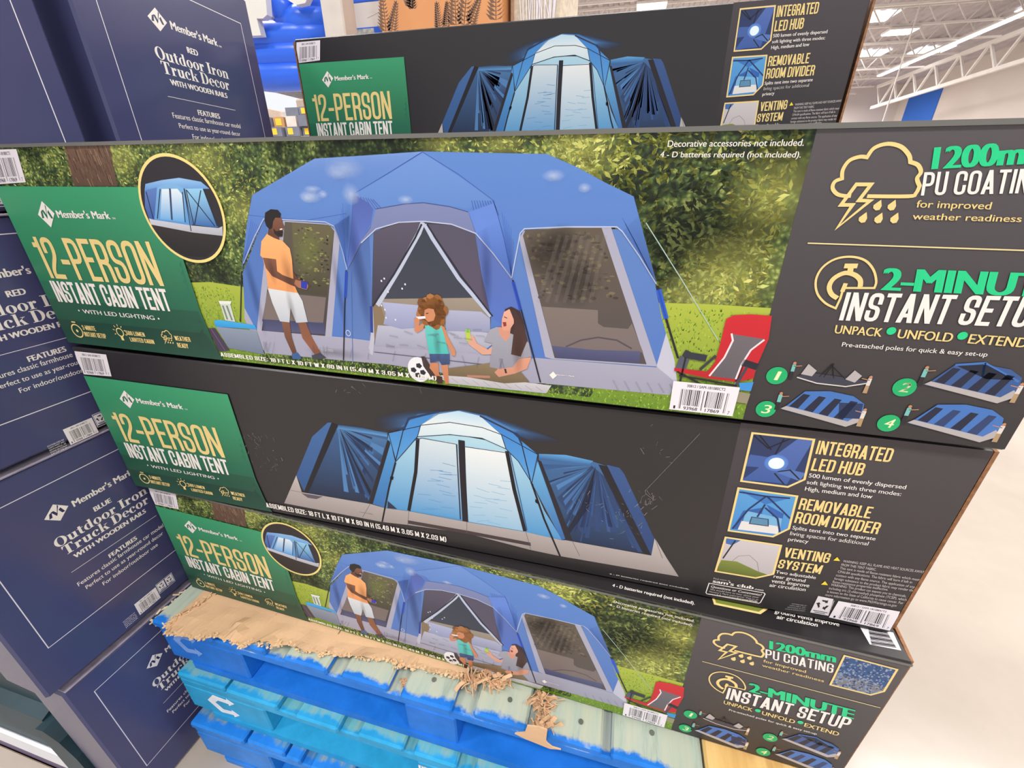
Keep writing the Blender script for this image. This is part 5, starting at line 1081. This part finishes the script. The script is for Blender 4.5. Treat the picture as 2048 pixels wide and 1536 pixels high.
        I(s_, (bl[0] + 4, bl[1] - 15), bl, br, C(214, 206, 204), tb)
    for cx, cy in ((940, 950), (862, 1104)): t.poly(mp([(cx + 2, cy - 14), (cx + 20, cy + 12), (cx - 24, cy + 8)]), C(240, 214, 50), up=False)
    I('Find more at', (152, 1068), (150, 1078), (255, 1094), C(200, 196, 196), tb); I("sam's club", (149, 1079), (143, 1099), (405, 1143), WHT, lambda q_: bfont(q_, .03)); I('.com', (412, 1133), (409, 1145), (468, 1155), WHT)
    t.line(mp([(122, 1104), (474, 1166), (480, 1174), (450, 1228), (440, 1232), (108, 1172), (102, 1164)]), .0012, WHT, True, up=False)
    I('Questions or Comments?', (137, 1118), (132, 1131), (455, 1186)); I('We would love to hear about your', (130, 1137), (127, 1147), (440, 1200), C(214, 208, 206), tb); I("Member's Mark experience! Visit us at", (124, 1152), (121, 1161), (435, 1214), C(214, 208, 206), tb); I('samsclub.com/membersmarkhelp', (119, 1166), (116, 1176), (430, 1226), WHT)
    for i_, s_ in enumerate(('DISTRIBUTED BY', "SAM'S WEST, INC.", 'BENTONVILLE, AR 72716', 'MADE IN BANGLADESH')): y_ = 1238 + i_ * 11; I(s_, (650 - i_ * 14 + 3, y_ - 6), (650 - i_ * 14, y_), (745 - i_ * 4, y_ + 14), C(190, 184, 184), tb)
    t.n += 1
    w = Art(); w.n = 64; w.poly(mp([(820, 1185), (918, 1205), (885, 1312), (768, 1290)]), C(226, 220, 224)); recycle(w, mp([(820, 1185), (918, 1205), (885, 1312), (768, 1290)]))
    it_text(w, bfont('Recyclable', .02), K(888, 1300), K(925, 1215), K(880, 1298), C(214, 208, 210), False)
    bc = Art(); bc.n = 66; barcode(bc, mp([(950, 1217), (1343, 1285), (1290, 1410), (888, 1322)]))
    n = Art(); n.n = 160
    up_text(n, cfont('ASSEMBLED SIZE: 18 FT L X 10 FT W X 80 IN H (5.49 M X 3.05 M X 2.03 M)', .14, .07), F(532, 1003), F(894, 1082), WHT); up_text(n, bfont('4 - D batteries required (not included).', .02), T(1533, 847), T(1905, 923), WHT)
    return a, f, t, w, bc, n
def recycle(a, Q):
    F = lambda u, v_: tuple((Q[0][k] * (1 - u) + Q[1][k] * u) * (1 - v_) + (Q[3][k] * (1 - u) + Q[2][k] * u) * v_ for k in (0, 1)); D = C(40, 38, 42)
    for k in range(3):
        t = 2 * math.pi * k / 3 + .5
        P = [(.5 + r_ * math.cos(t + d), .42 + r_ * .8 * math.sin(t + d)) for r_, d in ((.36, -.5), (.36, .45), (.44, .5), (.28, .95), (.14, .45), (.22, .4), (.22, -.4))]
        a.poly([F(*p) for p in P], D, up=False)
    a.line([F(.1, .84), F(.9, .84)], .0012, D, up=False); a.line([F(.2, .93), F(.8, .93)], .0012, D, up=False); a.n += 1

# ------------------------------------------------------------------ tent cartons
def carton_body(name, W_, D_, H_, mat, parent, b=.0022):
    return MB().box(0, W_, 0, D_, 0, H_, b).build(name, mat, parent)
def end_flap(parent, x, s, bulge, H_, D_, name='end_flap'):
    """closing flap that bellies out past the carton end; s = +1 right end, -1 left end"""
    mb = MB(); n = 8; T = .004
    prof = []
    for k in range(n + 1):
        t = k / n; prof.append((x + s * (bulge * math.sin(math.pi * min(1, t * 1.15 + .12)) ** .8 if t < .8 else 0.001), .006 + (D_ - .012) * t))
    P = [(a, c) for a, c in prof] + [(a - s * T, c) for a, c in prof[::-1]]
    mb.prism([(a, c) for a, c in P], 2, .004, H_ - .004)
    return mb.build(name, M_KDARK, parent)
LABEL_ART, LTOP = label_art(0)
LAB = LABEL_ART.build('green_label', M_INK); LABT = label_text().build('label_lettering', M_INK)
st = Art(); st.n = 60; L2 = At(2, 'L'); barcode(st, [L2(62, 68), L2(265, 90), L2(300, 230), L2(103, 215)]); STK = st.build('barcode_sticker', M_STICK if False else M_INK)
bgp, pic, sl_, pb_, pe_, ins, sf_, ov_ = picture_art()
SF = sf_.build('hedge_shading', M_SOFT); OV = ov_.build('picture_highlights', M_SOFT); SF['kind'] = 'stuff'; OV['kind'] = 'stuff'
INS = ins.build('round_inset', M_INK)
BG = bgp.build('woodland_print', MATS['printed_foliage']); PIC = pic.build('tent_picture', M_INK)
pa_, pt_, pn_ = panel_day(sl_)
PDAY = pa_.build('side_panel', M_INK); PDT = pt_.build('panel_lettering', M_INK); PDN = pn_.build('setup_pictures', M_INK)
DT = day_text().build('caption_lettering', M_INK)
bs = Art(); bs.n = 176; B3 = At(3, 'B'); barcode(bs, [B3(920, 1313), B3(1272, 1347), B3(1232, 1500), B3(897, 1463)]); BST = bs.build('barcode_sticker', M_INK)
na, ns = night_art(); NPIC = na.build('tent_picture', M_INK); NGL = ns.build('picture_glow', M_SOFT)
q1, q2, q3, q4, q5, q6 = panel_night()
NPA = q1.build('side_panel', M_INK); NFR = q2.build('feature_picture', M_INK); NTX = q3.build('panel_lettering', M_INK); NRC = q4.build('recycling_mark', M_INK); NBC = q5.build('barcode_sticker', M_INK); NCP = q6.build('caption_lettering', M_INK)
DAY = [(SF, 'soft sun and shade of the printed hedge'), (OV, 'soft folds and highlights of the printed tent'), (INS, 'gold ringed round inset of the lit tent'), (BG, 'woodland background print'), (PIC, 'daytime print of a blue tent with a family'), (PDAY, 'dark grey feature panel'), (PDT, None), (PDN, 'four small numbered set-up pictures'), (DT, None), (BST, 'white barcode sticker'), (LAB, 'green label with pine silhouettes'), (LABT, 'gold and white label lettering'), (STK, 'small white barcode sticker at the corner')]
scu = Art(); scu.n = 104; rsc = random.Random(33); F2_ = At(2)
for (x, y, sx, sy, n) in ((515, 880, 30, 40, 26), (545, 925, 20, 18, 16), (1260, 1030, 60, 40, 40), (1300, 1000, 20, 14, 22), (700, 775, 24, 12, 8), (1180, 1010, 30, 20, 14), (850, 760, 200, 14, 10), (1330, 900, 60, 60, 8)):
    for k in range(n):
        p = F2_(x + rsc.gauss(0, sx * .5), y + rsc.gauss(0, sy * .5)); scu.line([p, (p[0] + rsc.uniform(-.006, .006), p[1] + rsc.uniform(-.008, .008))], rsc.uniform(.0003, .0009), C(170, 166, 170, rsc.uniform(.15, .5)), up=False)
scu.line([F2_(1290, 980), F2_(1400, 865)], .0006, C(170, 166, 170, .35), up=False)
SCU = scu.build('scuff_marks', M_SOFT); SCU['kind'] = 'stuff'; NGL['kind'] = 'stuff'
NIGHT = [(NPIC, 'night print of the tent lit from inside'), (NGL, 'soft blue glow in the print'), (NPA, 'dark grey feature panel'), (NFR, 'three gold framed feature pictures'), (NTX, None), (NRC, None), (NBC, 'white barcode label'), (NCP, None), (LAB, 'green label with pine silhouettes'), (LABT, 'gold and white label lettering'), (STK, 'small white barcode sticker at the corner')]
first = {}
def tent_carton(b, z, arts, label, cat='box', bulge=(.008, .012), h=BOXH):
    X, Y, Z, yaw = POSE[b]; t = empty('tent_carton', (X, Y, z), math.radians(yaw))
    tag(t, label, cat, 'tent cartons stacked on the pallets')
    carton_body('carton', BOXW, BOXD, h, M_BLACK, t)
    if bulge[0]: end_flap(t, 0, -1, bulge[0], h, BOXD)
    if bulge[1]: end_flap(t, BOXW, 1, bulge[1], h, BOXD)
    for o_, lab in arts:
        if o_.name not in first: first[o_.name] = 1; c = o_
        else: c = o_.copy(); COL.objects.link(c)
        c.parent = t; c.location = (0, 0, 0)
        if lab: c['label'] = lab
    return t
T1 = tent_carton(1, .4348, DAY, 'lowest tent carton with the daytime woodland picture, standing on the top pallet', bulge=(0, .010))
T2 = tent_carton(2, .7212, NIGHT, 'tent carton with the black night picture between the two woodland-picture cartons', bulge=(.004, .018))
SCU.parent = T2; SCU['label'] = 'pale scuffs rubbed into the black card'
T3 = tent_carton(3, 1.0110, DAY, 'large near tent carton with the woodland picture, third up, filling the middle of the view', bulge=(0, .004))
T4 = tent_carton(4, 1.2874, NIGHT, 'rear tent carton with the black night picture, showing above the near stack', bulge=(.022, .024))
# hidden neighbours that carry the rear carton: plain cartons of the same kind
for row, (yy, top) in enumerate(((.804, 3), (1.152, 3))):
    for k in range(top):
        t = empty('tent_carton', (-.858, yy + (.013 if row == 0 else 0), .4336 + k * .2844)); tag(t, 'plain black tent carton, ' + ('middle' if row == 0 else 'rear') + ' row of the load, ' + ('lowest layer', 'second layer', 'third layer')[k], 'box', 'cartons hidden behind the near stack')
        carton_body('carton', BOXW, BOXD - .008 if row == 0 else BOXD, .284, M_BLACK, t)
# top of the lowest carton: end of the night artwork folds over the edge
ta = Art(None); ta.n = 1
X1, Y1, Z1, yw = POSE[1]; c_, s_ = math.cos(math.radians(yw)), math.sin(math.radians(yw))
def top_uv(x, y):
    p = onZ(x, y, .4348 + BOXH); dx, dy = p.x - X1, p.y - Y1; return (dx * c_ + dy * s_, -dx * s_ + dy * c_)
tq = lambda *p: [top_uv(CR['Q'][0] + a / 3.413, CR['Q'][1] + b_ / 3.413) for a, b_ in p]
tk = lambda *p: [top_uv(CR['K'][0] + a / 3.2, CR['K'][1] + b_ / 3.2) for a, b_ in p]
def T3p(s_, tl_, bl, br): P = tk(bl, br, tl_); it_text(ta, bfont(s_, .02), P[0], P[1], P[2], WHT, False)
T3p('ground vents improve', (546, 1275), (540, 1298), (955, 1385)); T3p('air circulation', (560, 1312), (552, 1335), (815, 1388))
P = [top_uv(560 + a / 2.327, 780 + b_ / 2.327) for a, b_ in ((1545, 915), (1930, 1000), (1549, 902))]; it_text(ta, bfont('4 - D batteries required (not included).', .02), P[0], P[1], P[2], WHT)
ta.poly(tk((145, 1190), (497, 1265), (450, 1300), (160, 1240)), C(128, 140, 60)); ta.line(tk((145, 1190), (160, 1240), (445, 1300), (497, 1265)), .0034, GOLD)
ta.poly(tk((1080, 1378), (1300, 1425), (1352, 1540), (1150, 1500)), C(238, 234, 240))
for k in range(11): ta.line(tk((1140 + k * 2, 1398 + k * 10), (1260 + k * 6, 1420 + k * 10)), .0012 + .0012 * (k % 3 == 0), C(34, 30, 36), up=False)
to = ta.build('top_lettering', M_INK, T1)
# lay the artwork on the top face (drawn in x-z, turned to lie flat)
to.rotation_euler = (-math.pi / 2, 0, 0); to.location = (0, 0, BOXH + .0002); to['label'] = 'white lettering and sticker on the carton top'

# ------------------------------------------------------------------ navy cartons of truck decorations
def navy_art(hw, sz, word):
    """hw: half width of the printed frame, sz: vertical scale; origin bottom centre of the frame, y up"""
    a = Art(None); a.n = 2; WL = C(232, 228, 236)
    H = .2755 * sz; X = lambda x: x / .147 * hw; Z = lambda z: H - z * sz
    a.line([(-hw, 0), (hw, 0), (hw, H), (-hw, H)], .0014, WL, True)
    t = Art(None); t.n = 4
    def tl_(s_, G, x0, x1, zt, zb): up_text(t, G, (X(x0), Z(zt)), (X(x1), Z(zb)), WHT, up=False)
    logo(t, (X(-.0505), Z(.037)), (X(-.0345), Z(.0535)), (X(-.0525), Z(.071)), (X(-.0690), Z(.0545)), WHT, C(44, 48, 90))
    tl_('', heavy("Member's Mark", 0.0, .06), -.029, .070, .0485, .061); tl_('', bfont('TM', .02), .071, .078, .058, .061); tl_('', bfont(word, .03), -.0075, .0155 if len(word) == 3 else .021, .081, .0905)
    tl_('', sfont('Outdoor Iron'), -.0745, .0785, .0965, .1150); tl_('', sfont('Truck Decor'), -.0700, .0740, .1170, .1360); tl_('', bfont('WITH WOODEN RAILS', .03), -.0615, .0625, .1430, .1520)
    t.line([(X(-.0745), Z(.1720)), (X(.0755), Z(.1720))], .0009, WL)
    tl_('', bfont('FEATURES', .03), -.0205, .0300, .1850, .1940); tl_('', bfont('Features classic farmhouse car model', .008), -.0760, .0790, .1975, .2060); tl_('', bfont('Perfect to use as year-round decor', .008), -.0690, .0730, .2135, .2215); tl_('', bfont('For indoor/outdoor use', .008), -.0470, .0560, .2295, .2375)
    s = Art(None); s.n = 4
    b0, b1 = -.0225, .0205; barcode(s, [(X(b0), Z(.322)), (X(b1), Z(.322)), (X(b1), Z(.354)), (X(b0), Z(.354))])
    r0, r1 = .0225, .0560; Q = [(X(r0), Z(.318)), (X(r1), Z(.318)), (X(r1), Z(.344)), (X(r0), Z(.344))]; s.line(Q, .0008, WL, True)
    for k in (0, 1):
        u0 = r0 + (r1 - r0) * k / 2; QQ = [(X(u0 + .001), Z(.320)), (X(u0 + .0155), Z(.320)), (X(u0 + .0155), Z(.341)), (X(u0 + .001), Z(.341))]; s.poly(QQ, WL); recycle(s, QQ)
    for k in range(5): up_text(s, bfont(('DISTRIBUTED BY', "SAM'S WEST, INC.", 'BENTONVILLE, AR', 'MADE IN CHINA', 'INDIA')[k], .0), (X(-.050), Z(.338 + k * .004)), (X(-.027), Z(.3405 + k * .004)), WL, up=False)
    return a, t, s
NAVA = {}
def navy_carton(pos, az, word, label, hw=.147, sz=1.0, W_=.355, H_=.414, lm=.031, fb=.086, D_=.112, group='navy truck-decor cartons', gloss=True, k_=0):
    """pos: front-left bottom corner of the printed (right-facing) side; az: bearing of that side from +y, degrees"""
    t = empty('decor_carton', pos, math.pi / 2 - math.radians(az)); tag(t, label, 'box', group)
    MB().box(0, W_, 0, D_, 0, H_ - .006, .004).build('carton', M_NAVY, t)
    # folded top and bottom flaps show as thin paler edges
    MB().box(.004, W_ - .003, -.0015, D_ - .01, H_ - .0055, H_ - .0022, .0008).build('top_flap', M_NFLAP, t)
    key = (hw, sz, word)
    if key not in NAVA:
        a, tt, s = navy_art(hw, sz, word); NAVA[key] = (a.build('printed_frame', M_NINK), tt.build('printed_lettering', M_NINK), s.build('barcode_sticker', M_NINK)); objs = NAVA[key]
    else:
        objs = []
        for o_ in NAVA[key]: c = o_.copy(); COL.objects.link(c); objs.append(c)
    for o_ in objs: o_.parent = t; o_.location = (lm + hw, 0, fb)
    return t
M_NFLAP = simple('flap_edge_card', C(150, 142, 160), .5, .4, .2, 60)
def along(P, az, s, z=0): return (P[0] + math.sin(math.radians(az)) * s, P[1] + math.cos(math.radians(az)) * s, z)
NP = (-.892, .3708); AZ = 2.2
navy_carton(along(NP, AZ, -.134, .002), AZ, 'RED', 'lowest navy carton, standing on the floor beside the blue pallets', lm=.034, fb=.087)
navy_carton(along(NP, AZ, -.149, .425), AZ, 'BLUE', 'navy carton reading BLUE, second from the floor in the left stack', lm=.035, fb=.0915)
navy_carton(along(NP, AZ, -.118, .846), AZ, 'RED', 'navy carton reading RED, third up, partly behind the near tent carton', lm=.033, fb=.068, sz=.963, H_=.363)
navy_carton(along(NP, AZ, -.116, 1.211), AZ, 'RED', 'top navy carton of the left stack, at the upper left corner', lm=.030, fb=.074)
NQ = (-.900, .842); A2 = -6
navy_carton(along(NQ, A2, -.184, 1.190), A2, 'RED', 'navy carton with the whole RED print in view, behind the left stack', hw=.178, sz=1.06, W_=.44, H_=.452, lm=.046, fb=.100, D_=.42)
for k, (z_, h_) in enumerate(((.002, .394), (.398, .394), (.794, .394))):
    t = empty('decor_carton', along(NQ, A2, -.17, z_), math.pi / 2 - math.radians(A2)); tag(t, 'plain navy carton under the rear navy carton, ' + ('on the floor', 'second up', 'third up')[k], 'box', 'hidden navy cartons')
    MB().box(0, .42, .012, .40, 0, h_, .004).build('carton', M_NAVY, t)

# ------------------------------------------------------------------ low display base at the lower left
M_RUB = simple('dark_teal_plastic', C(38, 62, 72), .45, .4, .2, 10, .1, 80); M_GWOOD = simple('weathered_grey_wood', C(150, 138, 128), .8, .2, .3, 24, .5, 120); M_WSTR = simple('white_edge_strip', C(236, 238, 244), .4, .4, .02)
zy = lambda y: onY(0, y, .240).z
t = empty('floor_plinth', (-2.4, .24, 0)); tag(t, 'low dark teal plinth with a white edge strip left of the navy stack', 'plinth')
z1, z2, z3, z4, z5, z6 = zy(1484), zy(1472), zy(1455), zy(1420), zy(1376), zy(1336)
MB().box(0, 1.375, -.008, .004, 0, z1, .002).build('base_rail', simple('sand_base_rail', C(176, 160, 140), .6, .3), t)
MB().box(0, 1.372, -.004, .002, z1, z2, .001).build('lower_strip', simple('violet_strip', C(104, 92, 122), .5, .3), t)  # plain violet strip below the white edge strip
MB().box(0, 1.30, -.006, .002, z2, z3, .002).build('edge_strip', M_WSTR, t)
MB().prism([(.002, 0), (.002, z3), (.008, z4), (.03, z4 + .01), (.03, z5), (.30, z5), (.30, 0)], 0, 0, 1.30).build('plinth_body', M_RUB, t)
ft = MB(); ft.prism([(1.30, 0), (1.30, z4 * .98), (1.325, z4 * 1.0), (1.355, z4 * .86), (1.372, z4 * .6), (1.378, 0)], 1, -.006, .10); ft.build('corner_foot', M_RUB, t)
t = empty('wooden_platform', (-2.4, .262, z5 + .001)); tag(t, 'weathered grey slatted platform on the teal plinth at the left edge', 'pallet')
for k in range(3): MB().box(0, 1.335, 0, .028, k * (z6 - z5) / 3 + .002, (k + 1) * (z6 - z5) / 3 - .001, .003).build('slat', M_GWOOD, t)
for k in range(3): MB().box(0, 1.30, .032 + k * .085, .032 + k * .085 + .078, .0, z6 - z5, .004).build('slat', M_GWOOD, t)
t = empty('display_carton', (-2.38, .268, z6 + .003)); tag(t, 'dark grey-violet carton on the slatted platform behind the navy stack', 'box')
MB().box(0, 1.33, 0, .25, 0, .40, .004).build('carton', simple('violet_grey_card', C(96, 90, 116), .4, .4, .05), t)

# ------------------------------------------------------------------ goods behind: inflatable, post, fern box, wrapped load, far pallets
def Yp(x, y, Y): p = onY(x, y, Y); return (p.x, p.z)
M_VIN = simple('blue_vinyl', C(44, 108, 244), .3, .5, .08, 2); M_VINW = simple('white_vinyl', C(232, 230, 224), .4, .4, .03, 2)
YB = 3.3
pl = lambda x, y: Yp(x, y, YB)
t = empty('inflatable_pool', (pl(600, 175)[0], YB, pl(600, 178)[1])); tag(t, 'bright blue and white inflatable pool toy hanging in its display behind the cartons', 'inflatable')
o_ = Vector(t.location)
def tube(px_, r, name, mat, dy=0):
    cu = [Vector((Yp(x, y, YB)[0] - o_.x, dy, Yp(x, y, YB)[1] - o_.z)) for x, y in px_]; mb = MB(); n = 14
    for i, p in enumerate(cu):
        d = (cu[min(i + 1, len(cu) - 1)] - cu[max(i - 1, 0)]).normalized(); u_ = Vector((0, 1, 0)); w_ = d.cross(u_).normalized(); rr = r * (0.75 if i in (0, len(cu) - 1) else 1)
        for k in range(n): a_ = 2 * math.pi * k / n; mb.v.append(tuple(p + u_ * math.cos(a_) * rr + w_ * math.sin(a_) * rr))
        if i:
            for k in range(n): b0 = (i - 1) * n; mb.f.append((b0 + k, b0 + (k + 1) % n, b0 + n + (k + 1) % n, b0 + n + k))
    mb.f += [tuple(range(n))[::-1], tuple(range((len(cu) - 1) * n, len(cu) * n))]
    return mb.build(name, mat, t, smooth=True)
for k, yy in enumerate((152, 112, 74, 44)):
    tube([(480, yy + 3), (540, yy + 1), (600, yy - 2), (660, yy - 4)] if k < 3 else [(565, yy), (610, yy - 3), (665, yy - 10)], .100, 'air_chamber', M_VIN, 0)
tube([(545, 0), (572, 20), (590, 42)], .10, 'air_chamber', M_VIN, 0.0)
tube([(592, -40), (600, -5), (625, 14), (660, 10), (670, -30)], .045, 'air_chamber', M_VIN, -.02)
wp = MB(); wp.prism([(p[0] - o_.x, p[1] - o_.z) for p in (pl(480, -60), pl(560, -60), pl(566, 15), pl(568, 45), pl(560, 52), pl(548, 52), pl(556, 84), pl(505, 86), pl(480, 90))], 1, -.16, -.11); wp.build('white_panel', M_VINW, t)
wp = MB(); wp.prism([(p[0] - o_.x, p[1] - o_.z) for p in (pl(596, -60), pl(596, -5), pl(606, 16), pl(622, 26), pl(640, 22), pl(650, 0), pl(652, -60))], 1, -.15, -.10); wp.build('white_panel', M_VINW, t)
YP = 3.0
pt = MB(); a_ = onY(666, 40, YP); pt.box(a_.x - .075, a_.x + .075, YP, YP + .15, 0, 4.2, .008)
tag(pt.build('display_post', simple('ivory_post', C(216, 208, 200), .5, .3, .05)), 'ivory square post standing between the blue inflatable and the fern-print box', 'post')
# printed pool carton, white with blue trim, right of the post
YC = 3.35; c0 = onY(684, 20, YC); c1 = onY(768, 74, YC)
t = empty('pool_carton', (c0.x, YC, 0.0)); tag(t, 'white carton with blue trim and a small label between the post and the fern-print box', 'box')
w_ = c1.x - c0.x + .02; zt_ = onY(720, 5, YC).z; zb = onY(720, 56, YC).z
MB().box(0, w_, 0, .5, 0, zt_, .005).build('carton', M_VINW, t); MB().box(0, w_, -.003, .001, zb - .11, zb, .0008).build('blue_band', M_VIN, t); MB().box(0, w_, .0, .5, zt_ + .001, zt_ + .4, .005).build('upper_carton', M_VIN, t)
MB().box(.09, .23, -.006, -.002, zb - .10, zb - .008, .0008).build('product_label', simple('mottled_label', C(180, 186, 180), .5, .3, .4, 40), t)
MB().prism([(w_ - .02, zt_ - .05), (w_ - .13, zb + .05), (w_ - .02, zb + .08)], 1, -.003, .001).build('white_flash', M_STICK, t)
# kraft box with fern print
YF = 3.1; f0 = onY(762, 50, YF); f1 = onY(1004, 30, YF)
t = empty('fern_carton', (f0.x, YF, 0)); tag(t, 'tan carton printed with dark fern leaves, upper centre behind the rear tent carton', 'box')
W_ = f1.x - f0.x; MB().box(0, W_, 0, .6, 0, 3.0, .006).build('carton', simple('tan_printed_card', C(222, 156, 104), .6, .3, .05, 3), t)
FD = C(122, 92, 74)
def fern(x, z, h, an):
    fa = Art(None); fa.n = 10
    for s in (-1, 1):
        for k in range(11):
            t_ = k / 11; bx, bz = x + math.sin(an) * h * t_, z + math.cos(an) * h * t_; L_ = h * .34 * (1 - t_ * .7); aa = an + s * 1.05
            fa.poly([(bx, bz), (bx + math.sin(aa) * L_ * .5 + .008, bz + math.cos(aa) * L_ * .5), (bx + math.sin(aa) * L_, bz + math.cos(aa) * L_), (bx + math.sin(aa) * L_ * .5 - .004, bz + math.cos(aa) * L_ * .5 - .014)], FD, up=False)
    fa.line([(x, z), (x + math.sin(an) * h, z + math.cos(an) * h)], .006, FD, up=False); fa.build('fern_print', M_INK, t)
for (x, y, h, an) in ((772, 62, .20, .0), (783, 64, .16, .35), (880, 56, .13, -.1), (893, 52, .12, .1), (912, 50, .20, 0), (928, 50, .22, .15), (940, 47, .15, .5), (992, 40, .22, 0), (818, 14, .16, .35), (826, 17, .14, .0)):
    p = onY(x, y, YF); fern(p.x - f0.x, p.z, h, an)
# stretch-wrapped load right of it
M_WRAP = simple('stretch_wrap', C(214, 200, 178), .25, .6, .18, 30, .5, 18)
t = empty('wrapped_load', (f1.x + .02, YF + .1, 0)); tag(t, 'stretch-wrapped pallet load to the right of the fern-print box', 'pallet load')
rw = random.Random(2)
MB().box(0, .34, 0, .6, 0, 2.55, .03).build('wrapped_stack', M_WRAP, t); MB().prism([(0, 2.5), (.34, 2.5), (.20, 2.9), (0, 3.0)], 1, .02, .58).build('wrap_peak', M_WRAP, t)
wf = MB()
for k in range(26): x_ = rw.uniform(.09, .27); wf.bar((x_, -.004, rw.uniform(1.8, 2.1)), (x_ + rw.uniform(-.08, .06), -.006, rw.uniform(2.3, 2.6)), .005)
q = wf.build('wrap_folds', M_STICK, t); q['kind'] = 'stuff'
# steel rack frame behind the wrapped load
t = empty('storage_rack', (0, 0, 0)); tag(t, 'grey steel rack frame against the ceiling right of the wrapped load', 'rack')
M_RACK = simple('grey_rack_steel', C(176, 176, 178), .5, .4, .05)
r0 = onY(1050, 20, 7.0); r1 = onY(1115, 30, 7.0)
for x_ in (r0.x, r1.x): MB().box(x_ - .05, x_ + .05, 7.0, 7.1, 0, 4.6, .005).build('upright', M_RACK, t)
for k in range(7): MB().bar((r0.x, 7.05, 1.0 + k * .5), (r1.x, 7.05, 1.5 + k * .5), .045).build('brace', M_RACK, t)
# far pallets of goods seen through the gap
rg = random.Random(12); YG = 9.0
cols_ = [C(214, 176, 130), C(226, 214, 206), C(196, 150, 110), C(232, 226, 226), C(120, 124, 140), C(206, 190, 176)]
gm = [simple('goods_card_%d' % i, c, .6, .3, .1, 6) for i, c in enumerate(cols_)]; gy_ = simple('yellow_price_card', C(250, 206, 70), .5, .3, .02); gr_ = simple('red_price_card', C(200, 50, 60), .5, .3, .02)
lvl = [(0, .65), (.65, 1.3), (1.3, 1.9), (1.9, 2.12), (2.12, 2.30), (2.30, 2.50), (2.50, 2.66)]
adj = ['tan', 'off-white', 'brown', 'white', 'slate', 'beige']; pos_ = ['on the floor', 'second up', 'third up', 'fourth up', 'fifth up', 'sixth up', 'on top']
for li, (z0, z1) in enumerate(lvl):
    nc = 3 if li < 3 else 5; wd = .60 if li < 3 else .36; xa = onY(520, 230, YG).x - .15
    for ci in range(nc):
        if li == 6 and ci in (1, 4): continue
        mi = rg.randrange(6); jj = 0 if li < 3 else rg.uniform(-.05, .12)
        t = empty('stock_carton', (xa + ci * wd, YG + jj, z0)); tag(t, 'distant %s carton %s, %s column seen through the gap' % (adj[mi], pos_[li], (('left', 'middle', 'right') if nc == 3 else ('leftmost', 'second', 'third', 'fourth', 'rightmost'))[ci]), 'box', 'distant stock cartons in the gap')
        MB().box(0, wd - .01 - (.0 if li < 3 else rg.uniform(0, .1)), 0, .5, 0, z1 - z0, .006).build('carton', gm[mi], t)
        if rg.random() < .8: hh = z1 - z0; MB().box(.06, .06 + rg.uniform(.1, .16), -.008, -.001, hh * .2, hh * .85, .001).build('price_card', gy_ if rg.random() < .75 else gr_, t)
for ci in range(4):
    t = empty('stock_pallet', (onY(520, 230, YG + 3).x + ci * .62, YG + 3, 0)); tag(t, 'far wrapped stock pallet behind the gap, ' + ('first', 'second', 'third', 'fourth')[ci] + ' from the left', 'pallet load', 'far wrapped stock pallets'); MB().box(0, .58, 0, .5, 0, 2.8 + .25 * (ci % 3), .04).build('wrapped_stack', gm[(ci * 2 + 1) % 6], t)
bpy.context.view_layer.update()
